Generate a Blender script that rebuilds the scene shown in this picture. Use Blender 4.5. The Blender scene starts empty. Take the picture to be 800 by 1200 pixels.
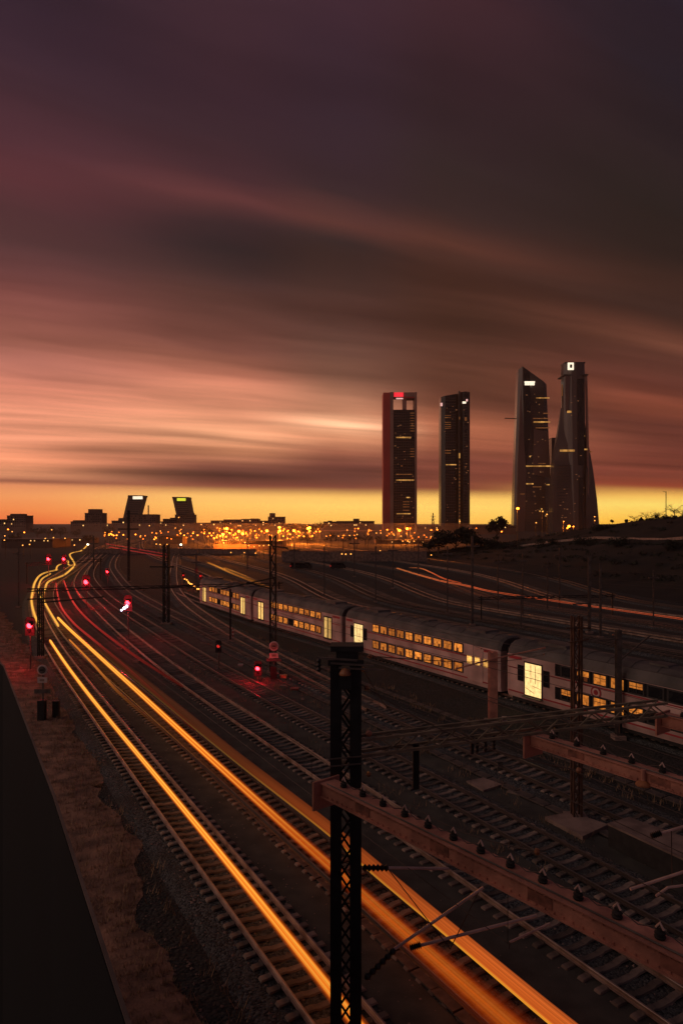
import bpy, math, random
from mathutils import Vector
random.seed(7)
R = math.radians
sc = bpy.context.scene
COL = sc.collection

# ------------------------------------------------------------------ camera
H, F, V0 = 13.5, 800.0, 612.0          # eye height, focal length in photo pixels, horizon row
cam = bpy.data.cameras.new('camera')
cam.sensor_fit = 'VERTICAL'; cam.sensor_height = 36.0; cam.lens = 24.0
cam.shift_y = 12.0/1200.0
cam.clip_start = 0.1; cam.clip_end = 20000
camo = bpy.data.objects.new('camera', cam); COL.objects.link(camo)
camo.location = (0, 0, H); camo.rotation_euler = (R(90), 0, 0)
sc.camera = camo
sc.view_settings.view_transform = 'Standard'; sc.view_settings.look = 'None'
sc.view_settings.exposure = 0.0; sc.view_settings.gamma = 1.0
sc.render.engine = 'CYCLES'
sc.cycles.use_denoising = True
try: sc.cycles.denoiser = 'OPENIMAGEDENOISE'
except Exception: pass
sc.cycles.max_bounces = 5; sc.cycles.diffuse_bounces = 2; sc.cycles.glossy_bounces = 3
sc.cycles.volume_bounces = 0
sc.cycles.sample_clamp_indirect = 4.0
sc.cycles.filter_width = 1.5
sc.cycles.caustics_reflective = False; sc.cycles.caustics_refractive = False

def lin(c):
    c = c/255.0
    return c/12.92 if c <= 0.04045 else ((c+0.055)/1.055)**2.4
def rgb(r, g, b): return (lin(r), lin(g), lin(b), 1.0)

# ------------------------------------------------------------------ sky (world)
W = bpy.data.worlds.new('World'); sc.world = W; W.use_nodes = True
nt = W.node_tree
for n in list(nt.nodes): nt.nodes.remove(n)
class Ex:
    """a node socket with arithmetic"""
    def __init__(s, sock): s.s = sock
    def _op(s, o, op, rev=False):
        n = nt.nodes.new('ShaderNodeMath'); n.operation = op
        a, b = (o, s) if rev else (s, o)
        for i, q in enumerate((a, b)):
            if q is None: continue
            if isinstance(q, Ex): nt.links.new(q.s, n.inputs[i])
            else: n.inputs[i].default_value = q
        return Ex(n.outputs[0])
    def __add__(s, o): return s._op(o, 'ADD')
    def __sub__(s, o): return s._op(o, 'SUBTRACT')
    def __rsub__(s, o): return s._op(o, 'SUBTRACT', True)
    def __mul__(s, o): return s._op(o, 'MULTIPLY')
    def __truediv__(s, o): return s._op(o, 'DIVIDE')
    def f(s, op, o=None): return s._op(o, op)
def smooth(x, a, b, lo=0.0, hi=1.0):
    n = nt.nodes.new('ShaderNodeMapRange'); n.interpolation_type = 'SMOOTHSTEP'
    n.inputs['From Min'].default_value = a; n.inputs['From Max'].default_value = b
    n.inputs['To Min'].default_value = lo; n.inputs['To Max'].default_value = hi
    nt.links.new(x.s, n.inputs['Value']); return Ex(n.outputs['Result'])
def noise(x, y, z, scale, detail, rough=0.5):
    c = nt.nodes.new('ShaderNodeCombineXYZ')
    for i, q in enumerate((x, y, z)):
        if isinstance(q, Ex): nt.links.new(q.s, c.inputs[i])
        else: c.inputs[i].default_value = q
    n = nt.nodes.new('ShaderNodeTexNoise'); n.inputs['Scale'].default_value = scale
    n.inputs['Detail'].default_value = detail; n.inputs['Roughness'].default_value = rough
    nt.links.new(c.outputs[0], n.inputs['Vector']); return Ex(n.outputs['Fac'])
tc = nt.nodes.new('ShaderNodeTexCoord'); sp = nt.nodes.new('ShaderNodeSeparateXYZ')
nt.links.new(tc.outputs['Generated'], sp.inputs[0])
dx, dy, dz = (Ex(sp.outputs[i]) for i in range(3))
hyp = (dx*dx + dy*dy).f('SQRT').f('MAXIMUM', 0.001)
E0 = (dz/hyp)*800.0                      # height above the horizon (scaled tangent of the elevation)
U = (dx/hyp)*800.0                       # sine of the bearing
def sm_py(x, a, b):
    t = min(1, max(0, (x-a)/(b-a))); return t*t*(3-2*t)
XV = 1.86                                  # the blown clouds run towards this bearing (tangent)
SV, CV = XV/math.hypot(1, XV), 1/math.hypot(1, XV)
den = ((dy/hyp)*SV - (dx/hyp)*CV).f('MAXIMUM', 0.22)*(1.0/SV)
Es = E0/den
lnE = Es.f('MAXIMUM', 4.0).f('LOGARITHM', math.e)
wob = noise(U*0.0017, lnE*2.2, 3.0, 1.0, 3.0)
E1 = Es*((wob-0.5)*smooth(E0, 40, 130, 0, 0.30)+1.0)
el = (E1/800.0).f('ARCTANGENT')*(1.0/R(50))
columns = [
 (0, [(612,232,108,54),(598,242,136,72),(580,243,154,92),(568,225,140,92),(563,176,104,78),(557,222,145,104),(535,222,142,108),(510,224,148,118),(480,214,140,114),(450,197,124,104),(420,178,109,93),(390,160,96,83),(360,142,83,75),(330,122,70,66),(300,102,61,61),(270,86,54,56),(240,84,50,54),(205,96,52,58),(165,84,48,56),(100,70,44,54),(50,64,42,54),(0,58,39,52)]),
 (270, [(612,252,168,74),(592,255,196,98),(581,252,192,104),(570,128,68,52),(556,92,53,45),(546,146,86,68),(530,200,134,100),(510,230,163,126),(490,222,151,119),(470,205,136,109),(440,178,112,92),(410,138,84,72),(380,106,65,57),(350,92,58,52),(330,78,51,48),(290,54,41,43),(268,64,44,47),(240,98,55,56),(205,74,45,51),(150,64,42,50),(100,62,40,50),(0,66,42,52)]),
 (400, [(612,253,185,80),(593,255,208,104),(583,253,195,100),(572,128,68,52),(560,104,58,48),(546,122,68,56),(530,146,90,70),(512,196,134,102),(497,236,176,140),(480,176,122,96),(450,128,87,71),(420,106,70,58),(390,92,60,52),(360,84,53,46),(325,76,51,46),(290,60,44,43),(262,98,58,53),(225,62,43,46),(180,58,40,48),(120,58,40,50),(60,62,41,52),(0,66,42,53)]),
 (530, [(612,255,192,82),(594,255,211,104),(584,253,198,98),(573,132,68,51),(560,126,66,54),(540,116,62,52),(520,150,86,66),(497,168,100,76),(475,112,66,52),(450,98,60,48),(420,88,54,44),(380,76,48,40),(340,80,50,43),(300,82,52,47),(283,94,57,51),(240,58,42,44),(200,53,40,44),(150,54,38,46),(100,57,38,48),(0,68,42,54)]),
 (800, [(612,255,188,60),(592,255,219,106),(583,252,196,92),(571,146,64,43),(560,122,58,46),(530,106,53,44),(500,100,52,44),(480,128,67,52),(460,100,54,46),(430,92,54,46),(412,106,64,53),(396,100,60,50),(370,62,41,37),(340,66,43,38),(300,50,37,35),(250,43,35,35),(200,44,34,38),(150,44,34,42),(100,42,34,46),(50,44,34,46),(0,42,32,45)]),
]
def ramp(stops):
    n = nt.nodes.new('ShaderNodeValToRGB'); r = n.color_ramp
    r.interpolation = 'LINEAR'
    while len(r.elements) > 1: r.elements.remove(r.elements[-1])
    for i, (p, c) in enumerate(stops):
        e = r.elements[0] if i == 0 else r.elements.new(p)
        e.position = p; e.color = c
    nt.links.new(el.s, n.inputs['Fac']); return n.outputs['Color']
rs = []
for u, kn in columns:
    x = (u-400)/800.0; ca = 1/math.sqrt(1+x*x); st = []
    for v, r_, g_, b_ in kn:
        e = (612-v)/(1-x/XV)
        if 430 <= v <= 545 and u < 450: r_, g_, b_ = min(255, r_*1.10), min(255, g_*1.07), b_*1.03
        if v < 420: r_, g_, b_ = r_*.93, g_*.92, b_*.90
        if v < 575 and u > 450: r_, g_, b_ = r_*.98, g_*.95, b_*.88
        p = math.atan(e/800)/R(50)
        st.append((max(0.0, p), rgb(r_, g_, b_)))
    st.sort(key=lambda q: q[0])
    st = [s for i, s in enumerate(st) if i == 0 or s[0] > st[i-1][0]+1e-4]
    st.append((1.0, rgb(46, 38, 50)))
    rs.append((800*x*ca, ramp(st)))
def mixc(fac, a, b, mode='MIX'):
    n = nt.nodes.new('ShaderNodeMix'); n.data_type = 'RGBA'; n.blend_type = mode
    if isinstance(fac, Ex): nt.links.new(fac.s, n.inputs[0])
    else: n.inputs[0].default_value = fac
    for i, q in ((6, a), (7, b)):
        if isinstance(q, tuple): n.inputs[i].default_value = q
        else: nt.links.new(q, n.inputs[i])
    return n.outputs[2]
colr = rs[0][1]
for (ua, ca_), (ub, cb_) in zip(rs, rs[1:]):
    colr = mixc(smooth(U, ua, ub), colr, cb_)
# long streaks of blown cloud
lnF = E1.f('MAXIMUM', 4.0).f('LOGARITHM', math.e)
st1 = noise(U*0.0022, lnF*5.5, 9.0, 1.0, 4.0, 0.55)
st2 = noise(U*0.0042, lnF*15.0, 5.0, 1.0, 3.0, 0.5)
amp = smooth(E0, 33, 60, 0.0, 1.0)*smooth(E0, 160, 330, 1.0, 0.42)
k = ((st1-0.5)*1.5 + (st2-0.5)*0.42)*amp + 1.0
def wisp(k, u, wu, v, tv, amt):
    """one long thin cloud: bearing and spread in u, height and thickness in v, brightness change"""
    x = (u-400)/800.0; e = (612-v)/(1-x/XV); us = 800*x/math.sqrt(1+x*x)
    a = (U-us)*(1.0/wu); b = (E1-e)*(1.0/tv)
    g = ((a*a+b*b)*-1.0).f('EXPONENT')
    return k*(g*amt+1.0)
for w_ in ((115,75,527,6,-.50),(235,80,531,6,-.40),(270,190,557,8,-.42),(150,80,552,4,-.45),(300,70,520,4,-.25),(205,60,508,4,-.22),(370,60,540,5,-.25),(450,60,551,6,-.25),(275,80,490,7,-.26),(415,75,497,6,.38),(330,60,514,4,.22),(40,70,564,2.6,-.30),(805,45,412,12,.45),(745,60,470,8,.28),(600,90,520,9,.22),
           (120,130,452,9,-.14),(330,120,430,14,-.22),(560,160,395,20,-.22),(90,110,350,12,.14),(640,120,345,16,-.18),(330,140,300,26,-.20)):
    k = wisp(k, *w_)
HAZE = 0.00007
# seen through the evening haze the sky keeps its colour: its own light is that much stronger low down
air = (Ex(dz.s).f('MAXIMUM', 0.02).f('POWER', -1.0)*250.0).f('MINIMUM', 5100.0)*(HAZE*0.92)
k = k*air.f('EXPONENT')
vm = nt.nodes.new('ShaderNodeVectorMath'); vm.operation = 'SCALE'
nt.links.new(colr, vm.inputs[0]); nt.links.new(k.s, vm.inputs['Scale'])
back = nt.nodes.new('ShaderNodeValToRGB'); br = back.color_ramp  # unseen sky behind the camera, brightened as ambient fill
br.elements[0].position = 0; br.elements[0].color = rgb(130, 90, 86)
br.elements[1].position = 1; br.elements[1].color = rgb(52, 44, 56)
e = br.elements.new(0.35); e.color = rgb(98, 76, 80)
nt.links.new(el.s, back.inputs['Fac'])
colr = mixc(smooth(dy/hyp, -0.2, 0.80), back.outputs['Color'], vm.outputs[0])
# the clear dusk air behind the clouds
sky = nt.nodes.new('ShaderNodeTexSky'); sky.sky_type = 'NISHITA'; sky.sun_disc = False
SUN_EL, SUN_AZ = R(14.0), R(-100.0)
sky.sun_elevation = SUN_EL; sky.sun_rotation = SUN_AZ
bg1 = nt.nodes.new('ShaderNodeBackground'); bg1.inputs['Strength'].default_value = 1.0
nt.links.new(colr, bg1.inputs['Color'])
bg2 = nt.nodes.new('ShaderNodeBackground'); bg2.inputs['Strength'].default_value = 0.0003
nt.links.new(sky.outputs[0], bg2.inputs['Color'])
ad = nt.nodes.new('ShaderNodeAddShader'); wo = nt.nodes.new('ShaderNodeOutputWorld')
nt.links.new(bg1.outputs[0], ad.inputs[0]); nt.links.new(bg2.outputs[0], ad.inputs[1])
nt.links.new(ad.outputs[0], wo.inputs['Surface'])

# afterglow: soft fill from the left, added to brighten the train and beams
sl = bpy.data.lights.new('fill_sun', 'SUN'); sl.energy = 0.80; sl.angle = R(80); sl.color = (1.0, 0.68, 0.52)
so = bpy.data.objects.new('fill_sun', sl); COL.objects.link(so)
d = Vector((math.sin(SUN_AZ)*math.cos(SUN_EL), math.cos(SUN_AZ)*math.cos(SUN_EL), math.sin(SUN_EL)))
so.rotation_euler = d.to_track_quat('Z', 'Y').to_euler()

# ------------------------------------------------------------------ helpers
def P(u, v, z=0.0):
    """point at height z that the photograph shows at pixel (u, v)"""
    Y = F*(H-z)/(v-V0); return Vector(((u-400)/F*Y, Y, z))
def Q(u, v, Y):
    return Vector(((u-400)/F*Y, Y, H-(v-V0)/F*Y))
def px(n, Y): return n*Y/F

class MB:
    def __init__(s): s.v = []; s.f = []; s.uv = {}
    def add(s, vs, fs):
        o = len(s.v); s.v += [tuple(p) for p in vs]; s.f += [tuple(i+o for i in q) for q in fs]; return o
    def box(s, x0, x1, y0, y1, z0, z1):
        return s.hexa([(x0,y0,z0),(x1,y0,z0),(x1,y1,z0),(x0,y1,z0),(x0,y0,z1),(x1,y0,z1),(x1,y1,z1),(x0,y1,z1)])
    def hexa(s, p):
        s.add(p, [(0,3,2,1),(4,5,6,7),(0,1,5,4),(1,2,6,5),(2,3,7,6),(3,0,4,7)]); return s
    def bar(s, a, b, w, h=None, up=(0,0,1)):
        a, b = Vector(a), Vector(b); h = h or w
        d = (b-a).normalized(); up = Vector(up)
        if abs(d.dot(up)) > 0.98: up = Vector((1,0,0)) if abs(d.x) < 0.9 else Vector((0,1,0))
        sd = d.cross(up).normalized()*w/2; uu = sd.cross(d).normalized()*h/2
        return s.hexa([a-sd-uu, a+sd-uu, b+sd-uu, b-sd-uu, a-sd+uu, a+sd+uu, b+sd+uu, b-sd+uu])
    def tube(s, pts, r, n=8, cap=True):
        pts = [Vector(p) for p in pts]; m = len(pts)
        rr = r if isinstance(r, (list, tuple)) else [r]*m
        vs = []
        for i, p in enumerate(pts):
            d = (pts[min(i+1, m-1)]-pts[max(i-1, 0)]).normalized()
            up = Vector((0,0,1)) if abs(d.z) < 0.95 else Vector((0,1,0))
            a = d.cross(up).normalized(); b = a.cross(d)
            for j in range(n):
                t = 2*math.pi*j/n; vs.append(p + (a*math.cos(t)+b*math.sin(t))*rr[i])
        fs = [(i*n+j, i*n+(j+1) % n, (i+1)*n+(j+1) % n, (i+1)*n+j) for i in range(m-1) for j in range(n)]
        if cap: fs += [tuple(range(n)), tuple(range((m-1)*n, m*n))]
        s.add(vs, fs); return s
    def lathe(s, c, prof, n=12, axis='z'):
        c = Vector(c); vs = []; m = len(prof)
        for r, h in prof:
            for j in range(n):
                t = 2*math.pi*j/n; q = (r*math.cos(t), r*math.sin(t), h)
                if axis == 'y': q = (q[0], q[2], q[1])
                if axis == 'x': q = (q[2], q[0], q[1])
                vs.append(c+Vector(q))
        fs = [(i*n+j, i*n+(j+1) % n, (i+1)*n+(j+1) % n, (i+1)*n+j) for i in range(m-1) for j in range(n)]
        fs += [tuple(range(n)), tuple(range((m-1)*n, m*n))]
        s.add(vs, fs); return s
    def prism(s, poly, y0, y1):
        """outline in (x, z), extruded from y0 to y1"""
        n = len(poly)
        vs = [(x, y0, z) for x, z in poly]+[(x, y1, z) for x, z in poly]
        s.add(vs, [tuple(range(n)), tuple(range(2*n-1, n-1, -1))]+[(i, i+n, (i+1) % n+n, (i+1) % n) for i in range(n)])
        return s
    def ring(s, polys):
        """loft between outlines with equal counts"""
        n = len(polys[0]); vs = [p for q in polys for p in q]
        fs = [(i*n+j, i*n+(j+1) % n, (i+1)*n+(j+1) % n, (i+1)*n+j) for i in range(len(polys)-1) for j in range(n)]
        fs += [tuple(range(n-1, -1, -1)), tuple(range((len(polys)-1)*n, len(polys)*n))]
        s.add(vs, fs); return s
    def sphere(s, c, r, n=10, m=6, sc_=(1,1,1)):
        c = Vector(c); vs = []; fs = []
        for i in range(1, m):
            for j in range(n):
                a, b = math.pi*i/m, 2*math.pi*j/n
                vs.append(c+Vector((r*math.sin(a)*math.cos(b)*sc_[0], r*math.sin(a)*math.sin(b)*sc_[1], r*math.cos(a)*sc_[2])))
        t, bt = len(vs), len(vs)+1
        vs += [c+Vector((0,0,r*sc_[2])), c-Vector((0,0,r*sc_[2]))]
        for i in range(m-2):
            for j in range(n): fs.append((i*n+j, (i+1)*n+j, (i+1)*n+(j+1) % n, i*n+(j+1) % n))
        for j in range(n):
            fs.append((t, j, (j+1) % n)); fs.append((bt, (m-2)*n+(j+1) % n, (m-2)*n+j))
        s.add(vs, fs); return s
    def mesh(s, name, m):
        me = bpy.data.meshes.new(name); me.from_pydata(s.v, [], s.f); me.update()
        if m: me.materials.append(m)
        return me
    def build(s, name, m, parent=None, smooth_=False):
        me = s.mesh(name, m)
        if smooth_: me.polygons.foreach_set('use_smooth', [True]*len(me.polygons))
        o = bpy.data.objects.new(name, me); COL.objects.link(o)
        if parent: o.parent = parent
        return o
def tag(o, label=None, cat=None, group=None, kind=None):
    if label: o['label'] = label
    if cat: o['category'] = cat
    if group: o['group'] = group
    if kind: o['kind'] = kind
    return o
def thing(name, label, cat, loc=(0,0,0), rz=0.0, group=None, kind=None):
    o = bpy.data.objects.new(name, None); COL.objects.link(o)
    o.empty_display_size = 0.3
    o.location = loc; o.rotation_euler = (0,0,rz)
    return tag(o, label, cat, group, kind)
def kids(o): return [c for c in bpy.data.objects if c.parent == o]
def dup(o, loc=None, rz=None, label=None, tree=None):
    tree = tree or proto_tree(o)
    r = o.copy(); COL.objects.link(r)
    if loc is not None: r.location = loc
    if rz is not None: r.rotation_euler = (0,0,rz)
    if label: r['label'] = label
    def rec(src, dst):
        for ch, sub in src:
            c = ch.copy(); COL.objects.link(c); c.parent = dst; rec(sub, c)
    rec(tree, r); return r
def proto_tree(o):
    allo = list(bpy.data.objects)
    def rec(p): return [(c, rec(c)) for c in allo if c.parent == p]
    return rec(o)

def mat(name, c1, c2=None, rough=0.8, metal=0.0, scale=4.0, bump=0.0, bscale=None, detail=6.0, spec=0.4, lo=0.35, hi=0.65, coord='Object'):
    m = bpy.data.materials.new(name); m.use_nodes = True; t = m.node_tree
    b = t.nodes['Principled BSDF']; b.inputs['Roughness'].default_value = rough
    b.inputs['Metallic'].default_value = metal; b.inputs['Specular IOR Level'].default_value = spec
    c2 = c2 or tuple(x*0.7 for x in c1)
    tcn = t.nodes.new('ShaderNodeTexCoord')
    n = t.nodes.new('ShaderNodeTexNoise'); n.inputs['Scale'].default_value = scale; n.inputs['Detail'].default_value = detail
    t.links.new(tcn.outputs[coord], n.inputs['Vector'])
    r = t.nodes.new('ShaderNodeValToRGB'); r.color_ramp.elements[0].position = lo; r.color_ramp.elements[1].position = hi
    r.color_ramp.elements[0].color = (*c2, 1); r.color_ramp.elements[1].color = (*c1, 1)
    t.links.new(n.outputs['Fac'], r.inputs['Fac']); t.links.new(r.outputs['Color'], b.inputs['Base Color'])
    if bump:
        n2 = t.nodes.new('ShaderNodeTexNoise'); n2.inputs['Scale'].default_value = bscale or scale*4; n2.inputs['Detail'].default_value = 4
        t.links.new(tcn.outputs[coord], n2.inputs['Vector'])
        bp = t.nodes.new('ShaderNodeBump'); bp.inputs['Strength'].default_value = bump; bp.inputs['Distance'].default_value = 0.05
        t.links.new(n2.outputs['Fac'], bp.inputs['Height']); t.links.new(bp.outputs['Normal'], b.inputs['Normal'])
    return m
def stone_mat(name, c1, c2, c3, scale=14.0, bump=1.0, dist=0.06):
    """loose stone: every cell has its own tone and height; big soft patches of dirt on top"""
    m = bpy.data.materials.new(name); m.use_nodes = True; t = m.node_tree
    b = t.nodes['Principled BSDF']; b.inputs['Roughness'].default_value = 0.9; b.inputs['Specular IOR Level'].default_value = 0.25
    tcn = t.nodes.new('ShaderNodeTexCoord')
    vo = t.nodes.new('ShaderNodeTexVoronoi'); vo.inputs['Scale'].default_value = scale; t.links.new(tcn.outputs['Object'], vo.inputs['Vector'])
    r = t.nodes.new('ShaderNodeValToRGB'); r.color_ramp.elements[0].color = (*c1, 1); r.color_ramp.elements[1].color = (*c2, 1)
    sx = t.nodes.new('ShaderNodeSeparateXYZ'); t.links.new(vo.outputs['Color'], sx.inputs[0]); t.links.new(sx.outputs[0], r.inputs['Fac'])
    n = t.nodes.new('ShaderNodeTexNoise'); n.inputs['Scale'].default_value = 0.25; n.inputs['Detail'].default_value = 8; n.inputs['Roughness'].default_value = 0.65
    t.links.new(tcn.outputs['Object'], n.inputs['Vector'])
    mr = t.nodes.new('ShaderNodeMapRange'); mr.inputs['From Min'].default_value = 0.42; mr.inputs['From Max'].default_value = 0.66
    t.links.new(n.outputs['Fac'], mr.inputs['Value'])
    mx = t.nodes.new('ShaderNodeMix'); mx.data_type = 'RGBA'; t.links.new(mr.outputs['Result'], mx.inputs[0])
    t.links.new(r.outputs['Color'], mx.inputs[6]); mx.inputs[7].default_value = (*c3, 1)
    t.links.new(mx.outputs[2], b.inputs['Base Color'])
    bp = t.nodes.new('ShaderNodeBump'); bp.inputs['Strength'].default_value = bump; bp.inputs['Distance'].default_value = dist; bp.invert = True
    t.links.new(vo.outputs['Distance'], bp.inputs['Height']); t.links.new(bp.outputs['Normal'], b.inputs['Normal'])
    return m
def emit(name, c, s, vary=0.0):
    m = bpy.data.materials.new(name); m.use_nodes = True; t = m.node_tree
    b = t.nodes['Principled BSDF']; b.inputs['Base Color'].default_value = (*[min(1, x*0.5) for x in c], 1)
    b.inputs['Emission Color'].default_value = (*c, 1); b.inputs['Emission Strength'].default_value = s
    if vary:
        tcn = t.nodes.new('ShaderNodeTexCoord'); oi = t.nodes.new('ShaderNodeObjectInfo')
        n = t.nodes.new('ShaderNodeTexNoise'); n.inputs['Scale'].default_value = 4.5; n.inputs['Detail'].default_value = 2
        va = t.nodes.new('ShaderNodeVectorMath'); va.operation = 'ADD'
        t.links.new(tcn.outputs['Object'], va.inputs[0]); t.links.new(oi.outputs['Location'], va.inputs[1])
        t.links.new(va.outputs[0], n.inputs['Vector'])
        ma = t.nodes.new('ShaderNodeMapRange'); ma.inputs['From Min'].default_value = 0.3; ma.inputs['From Max'].default_value = 0.7
        ma.inputs['To Min'].default_value = s*(1-vary); ma.inputs['To Max'].default_value = s*(1+vary)
        t.links.new(n.outputs['Fac'], ma.inputs['Value'])
        mu = t.nodes.new('ShaderNodeMath'); mu.operation = 'MULTIPLY_ADD'; mu.inputs[1].default_value = 1.0; mu.inputs[2].default_value = 0.42
        t.links.new(oi.outputs['Random'], mu.inputs[0])
        m2 = t.nodes.new('ShaderNodeMath'); m2.operation = 'MULTIPLY'
        t.links.new(ma.outputs['Result'], m2.inputs[0]); t.links.new(mu.outputs[0], m2.inputs[1])
        t.links.new(m2.outputs[0], b.inputs['Emission Strength'])
    return m

M = {}
M['ground'] = stone_mat('yard_ground', (.018,.021,.021), (.062,.062,.058), (.048,.040,.033), 9.0, 0.9)
M['ballast'] = stone_mat('track_ballast', (.020,.025,.027), (.15,.155,.15), (.058,.052,.044), 13.0, 1.0)
M['path'] = mat('train_blur_grit', (.082,.078,.062), (.046,.044,.037), 0.92, scale=1.1, bump=0.4, bscale=22, detail=10)
M['sand'] = mat('pale_yard_grit', (.17,.12,.09), (.06,.05,.042), 0.95, scale=0.35, bump=0.4, bscale=12, detail=10)
M['dirt'] = mat('red_brown_dirt', (.40,.22,.14), (.15,.085,.06), 0.95, scale=1.1, bump=0.8, bscale=9, detail=10)
M['drygrass'] = mat('dry_grass', (.42,.27,.15), (.22,.13,.08), 0.9, scale=2)
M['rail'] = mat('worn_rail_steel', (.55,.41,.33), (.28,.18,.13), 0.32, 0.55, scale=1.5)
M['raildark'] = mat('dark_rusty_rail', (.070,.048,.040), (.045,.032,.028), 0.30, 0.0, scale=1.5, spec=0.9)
M['railside'] = mat('rusty_rail_side', (.12,.06,.038), (.06,.034,.026), 0.8, 0.2, scale=3)
M['sleeper'] = mat('weathered_concrete_sleeper', (.27,.20,.155), (.11,.085,.07), 0.9, scale=1.6, bump=0.3, bscale=14, coord='Object')
def per_object(m, lo_, hi_):
    t = m.node_tree; b = t.nodes['Principled BSDF']; src = b.inputs['Base Color'].links[0].from_socket
    oi = t.nodes.new('ShaderNodeObjectInfo'); mr = t.nodes.new('ShaderNodeMapRange'); mr.inputs['To Min'].default_value = lo_; mr.inputs['To Max'].default_value = hi_
    t.links.new(oi.outputs['Random'], mr.inputs['Value']); v_ = t.nodes.new('ShaderNodeVectorMath'); v_.operation = 'SCALE'
    t.links.new(src, v_.inputs[0]); t.links.new(mr.outputs['Result'], v_.inputs['Scale']); t.links.new(v_.outputs[0], b.inputs['Base Color'])
per_object(M['sleeper'], .5, 1.55)
M['darksteel'] = mat('dark_painted_steel', (.030,.031,.032), (.016,.017,.018), 0.6, 0.3, scale=3)
M['oldsteel'] = mat('grey_galvanised_steel', (.16,.135,.12), (.08,.065,.058), 0.6, 0.4, scale=2)
M['rustbeam'] = mat('red_oxide_beam', (.66,.29,.20), (.38,.16,.115), 0.72, 0.0, scale=1.8, bump=0.35, bscale=12, detail=10)
M['rustdark'] = mat('rust_streaked_plate', (.40,.15,.10), (.16,.065,.05), 0.85, scale=5, detail=9)
M['greenbeam'] = mat('olive_painted_steel', (.30,.25,.16), (.15,.125,.085), 0.6, 0.0, scale=2.5)
M['rod'] = mat('aluminium_tube', (.72,.50,.42), (.50,.33,.28), 0.45, 0.0, scale=3)
M['black'] = mat('black_rubber', (.018,.018,.019), (.01,.01,.011), 0.5, scale=5)
M['ceramic'] = mat('brown_ceramic', (.42,.17,.07), (.25,.10,.05), 0.35, scale=5)
M['concrete'] = mat('stained_concrete', (.34,.235,.19), (.17,.115,.095), 0.92, scale=1.2, bump=0.4, bscale=10, detail=9)
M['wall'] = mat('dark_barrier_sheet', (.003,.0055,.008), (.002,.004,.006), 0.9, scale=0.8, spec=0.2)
M['coping'] = mat('barrier_lit_coping', (.15,.115,.10), (.07,.055,.05), 0.6, scale=2)  # paler than the sheet: light caught on top put into the colour
M['trainwhite'] = mat('train_white_paint', (.64,.42,.365), (.34,.215,.185), 0.45, scale=0.55, bump=0.0, detail=11, lo=.30, hi=.62)
M['trainred'] = mat('train_red_stripe', (.42,.035,.045), (.30,.03,.036), 0.4, scale=1)
M['trainroof'] = mat('train_roof_grey', (.13,.11,.098), (.06,.052,.047), 0.6, scale=0.6, detail=9)
M['trainblack'] = mat('train_black_band', (.018,.017,.018), (.012,.012,.012), 0.25, scale=2)
M['frame'] = mat('window_frame_dark', (.035,.03,.028), (.02,.018,.017), 0.5, scale=2)
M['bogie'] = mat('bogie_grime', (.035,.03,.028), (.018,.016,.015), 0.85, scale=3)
M['glassdark'] = mat('dark_train_glass', (.02,.02,.022), (.012,.012,.014), 0.08, scale=2, spec=0.6)
M['winlit'] = emit('lit_train_window', (1.0, .32, .045), 0.52, 0.6)
M['doorlit'] = emit('lit_train_door', (1.0, .60, .17), .95, 0.25)
M['doorbright'] = emit('bright_doorway', (1.0, .68, .26), .92, 0.25)
M['saloonlit'] = emit('lit_end_window', (1.0, .52, .12), 1.1, 0.4)
M['hill'] = mat('hill_scrub_soil', (.014,.013,.010), (.006,.006,.005), 0.95, scale=0.08, bump=1.0, bscale=0.8, detail=10)
M['leaf'] = mat('dark_foliage', (.026,.029,.016), (.012,.014,.008), 0.9, scale=0.6)
M['bark'] = mat('tree_bark', (.08,.055,.04), (.04,.03,.022), 0.9, scale=3)
M['city'] = mat('far_masonry', (.20,.135,.11), (.12,.08,.066), 0.85, scale=0.05)
M['citydark'] = mat('far_dark_masonry', (.11,.082,.07), (.07,.05,.044), 0.85, scale=0.05)
M['citywin'] = emit('far_window', (1.0, .55, .16), 1.6, 0.5)
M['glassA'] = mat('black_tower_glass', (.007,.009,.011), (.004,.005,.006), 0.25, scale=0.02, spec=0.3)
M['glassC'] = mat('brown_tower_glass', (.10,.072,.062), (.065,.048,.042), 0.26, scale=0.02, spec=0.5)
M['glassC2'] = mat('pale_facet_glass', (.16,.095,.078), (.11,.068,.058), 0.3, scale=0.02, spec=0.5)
M['coreRed'] = mat('red_tower_core', (.62,.075,.065), (.48,.06,.055), 0.6, scale=0.02)  # plain red base colour
M['coreGrey'] = mat('tower_stone_core', (.42,.26,.21), (.30,.18,.15), 0.7, scale=0.02)
M['floorline'] = mat('tower_floor_band', (.03,.028,.027), (.02,.018,.018), 0.5, scale=0.05)
M['floorlit'] = emit('lit_tower_floor', (1.0, .50, .12), 0.5, 0.7)
M['floordim'] = emit('dim_tower_floor', (1.0, .42, .12), 0.11, 0.7)
M['floorfaint'] = emit('faint_tower_window', (1.0, .50, .20), .10, .8)
M['signwhite'] = emit('white_sign', (1.0, .86, .64), 1.25)
M['signyellow'] = emit('yellow_sign', (.85, .85, .05), 1.0)
M['signred'] = emit('red_sign', (1.0, .03, .05), 1.0)
M['signpink'] = emit('pink_sign', (1.0, .55, .5), 0.9)
M['lampO'] = emit('sodium_lamp', (1.0, .22, .018), 7.5)
M['lampOs'] = emit('sodium_lamp_small', (1.0, .36, .06), 3.0)
M['lampW'] = emit('white_lamp', (1.0, .80, .50), 7.0)
M['sigred'] = emit('signal_red', (1.0, .012, .02), 26.0)
M['sigreddim'] = emit('signal_red_dim', (1.0, .04, .03), .6)
M['sigwhite'] = emit('signal_white', (.85, .75, 1.0), 9.0)
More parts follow.
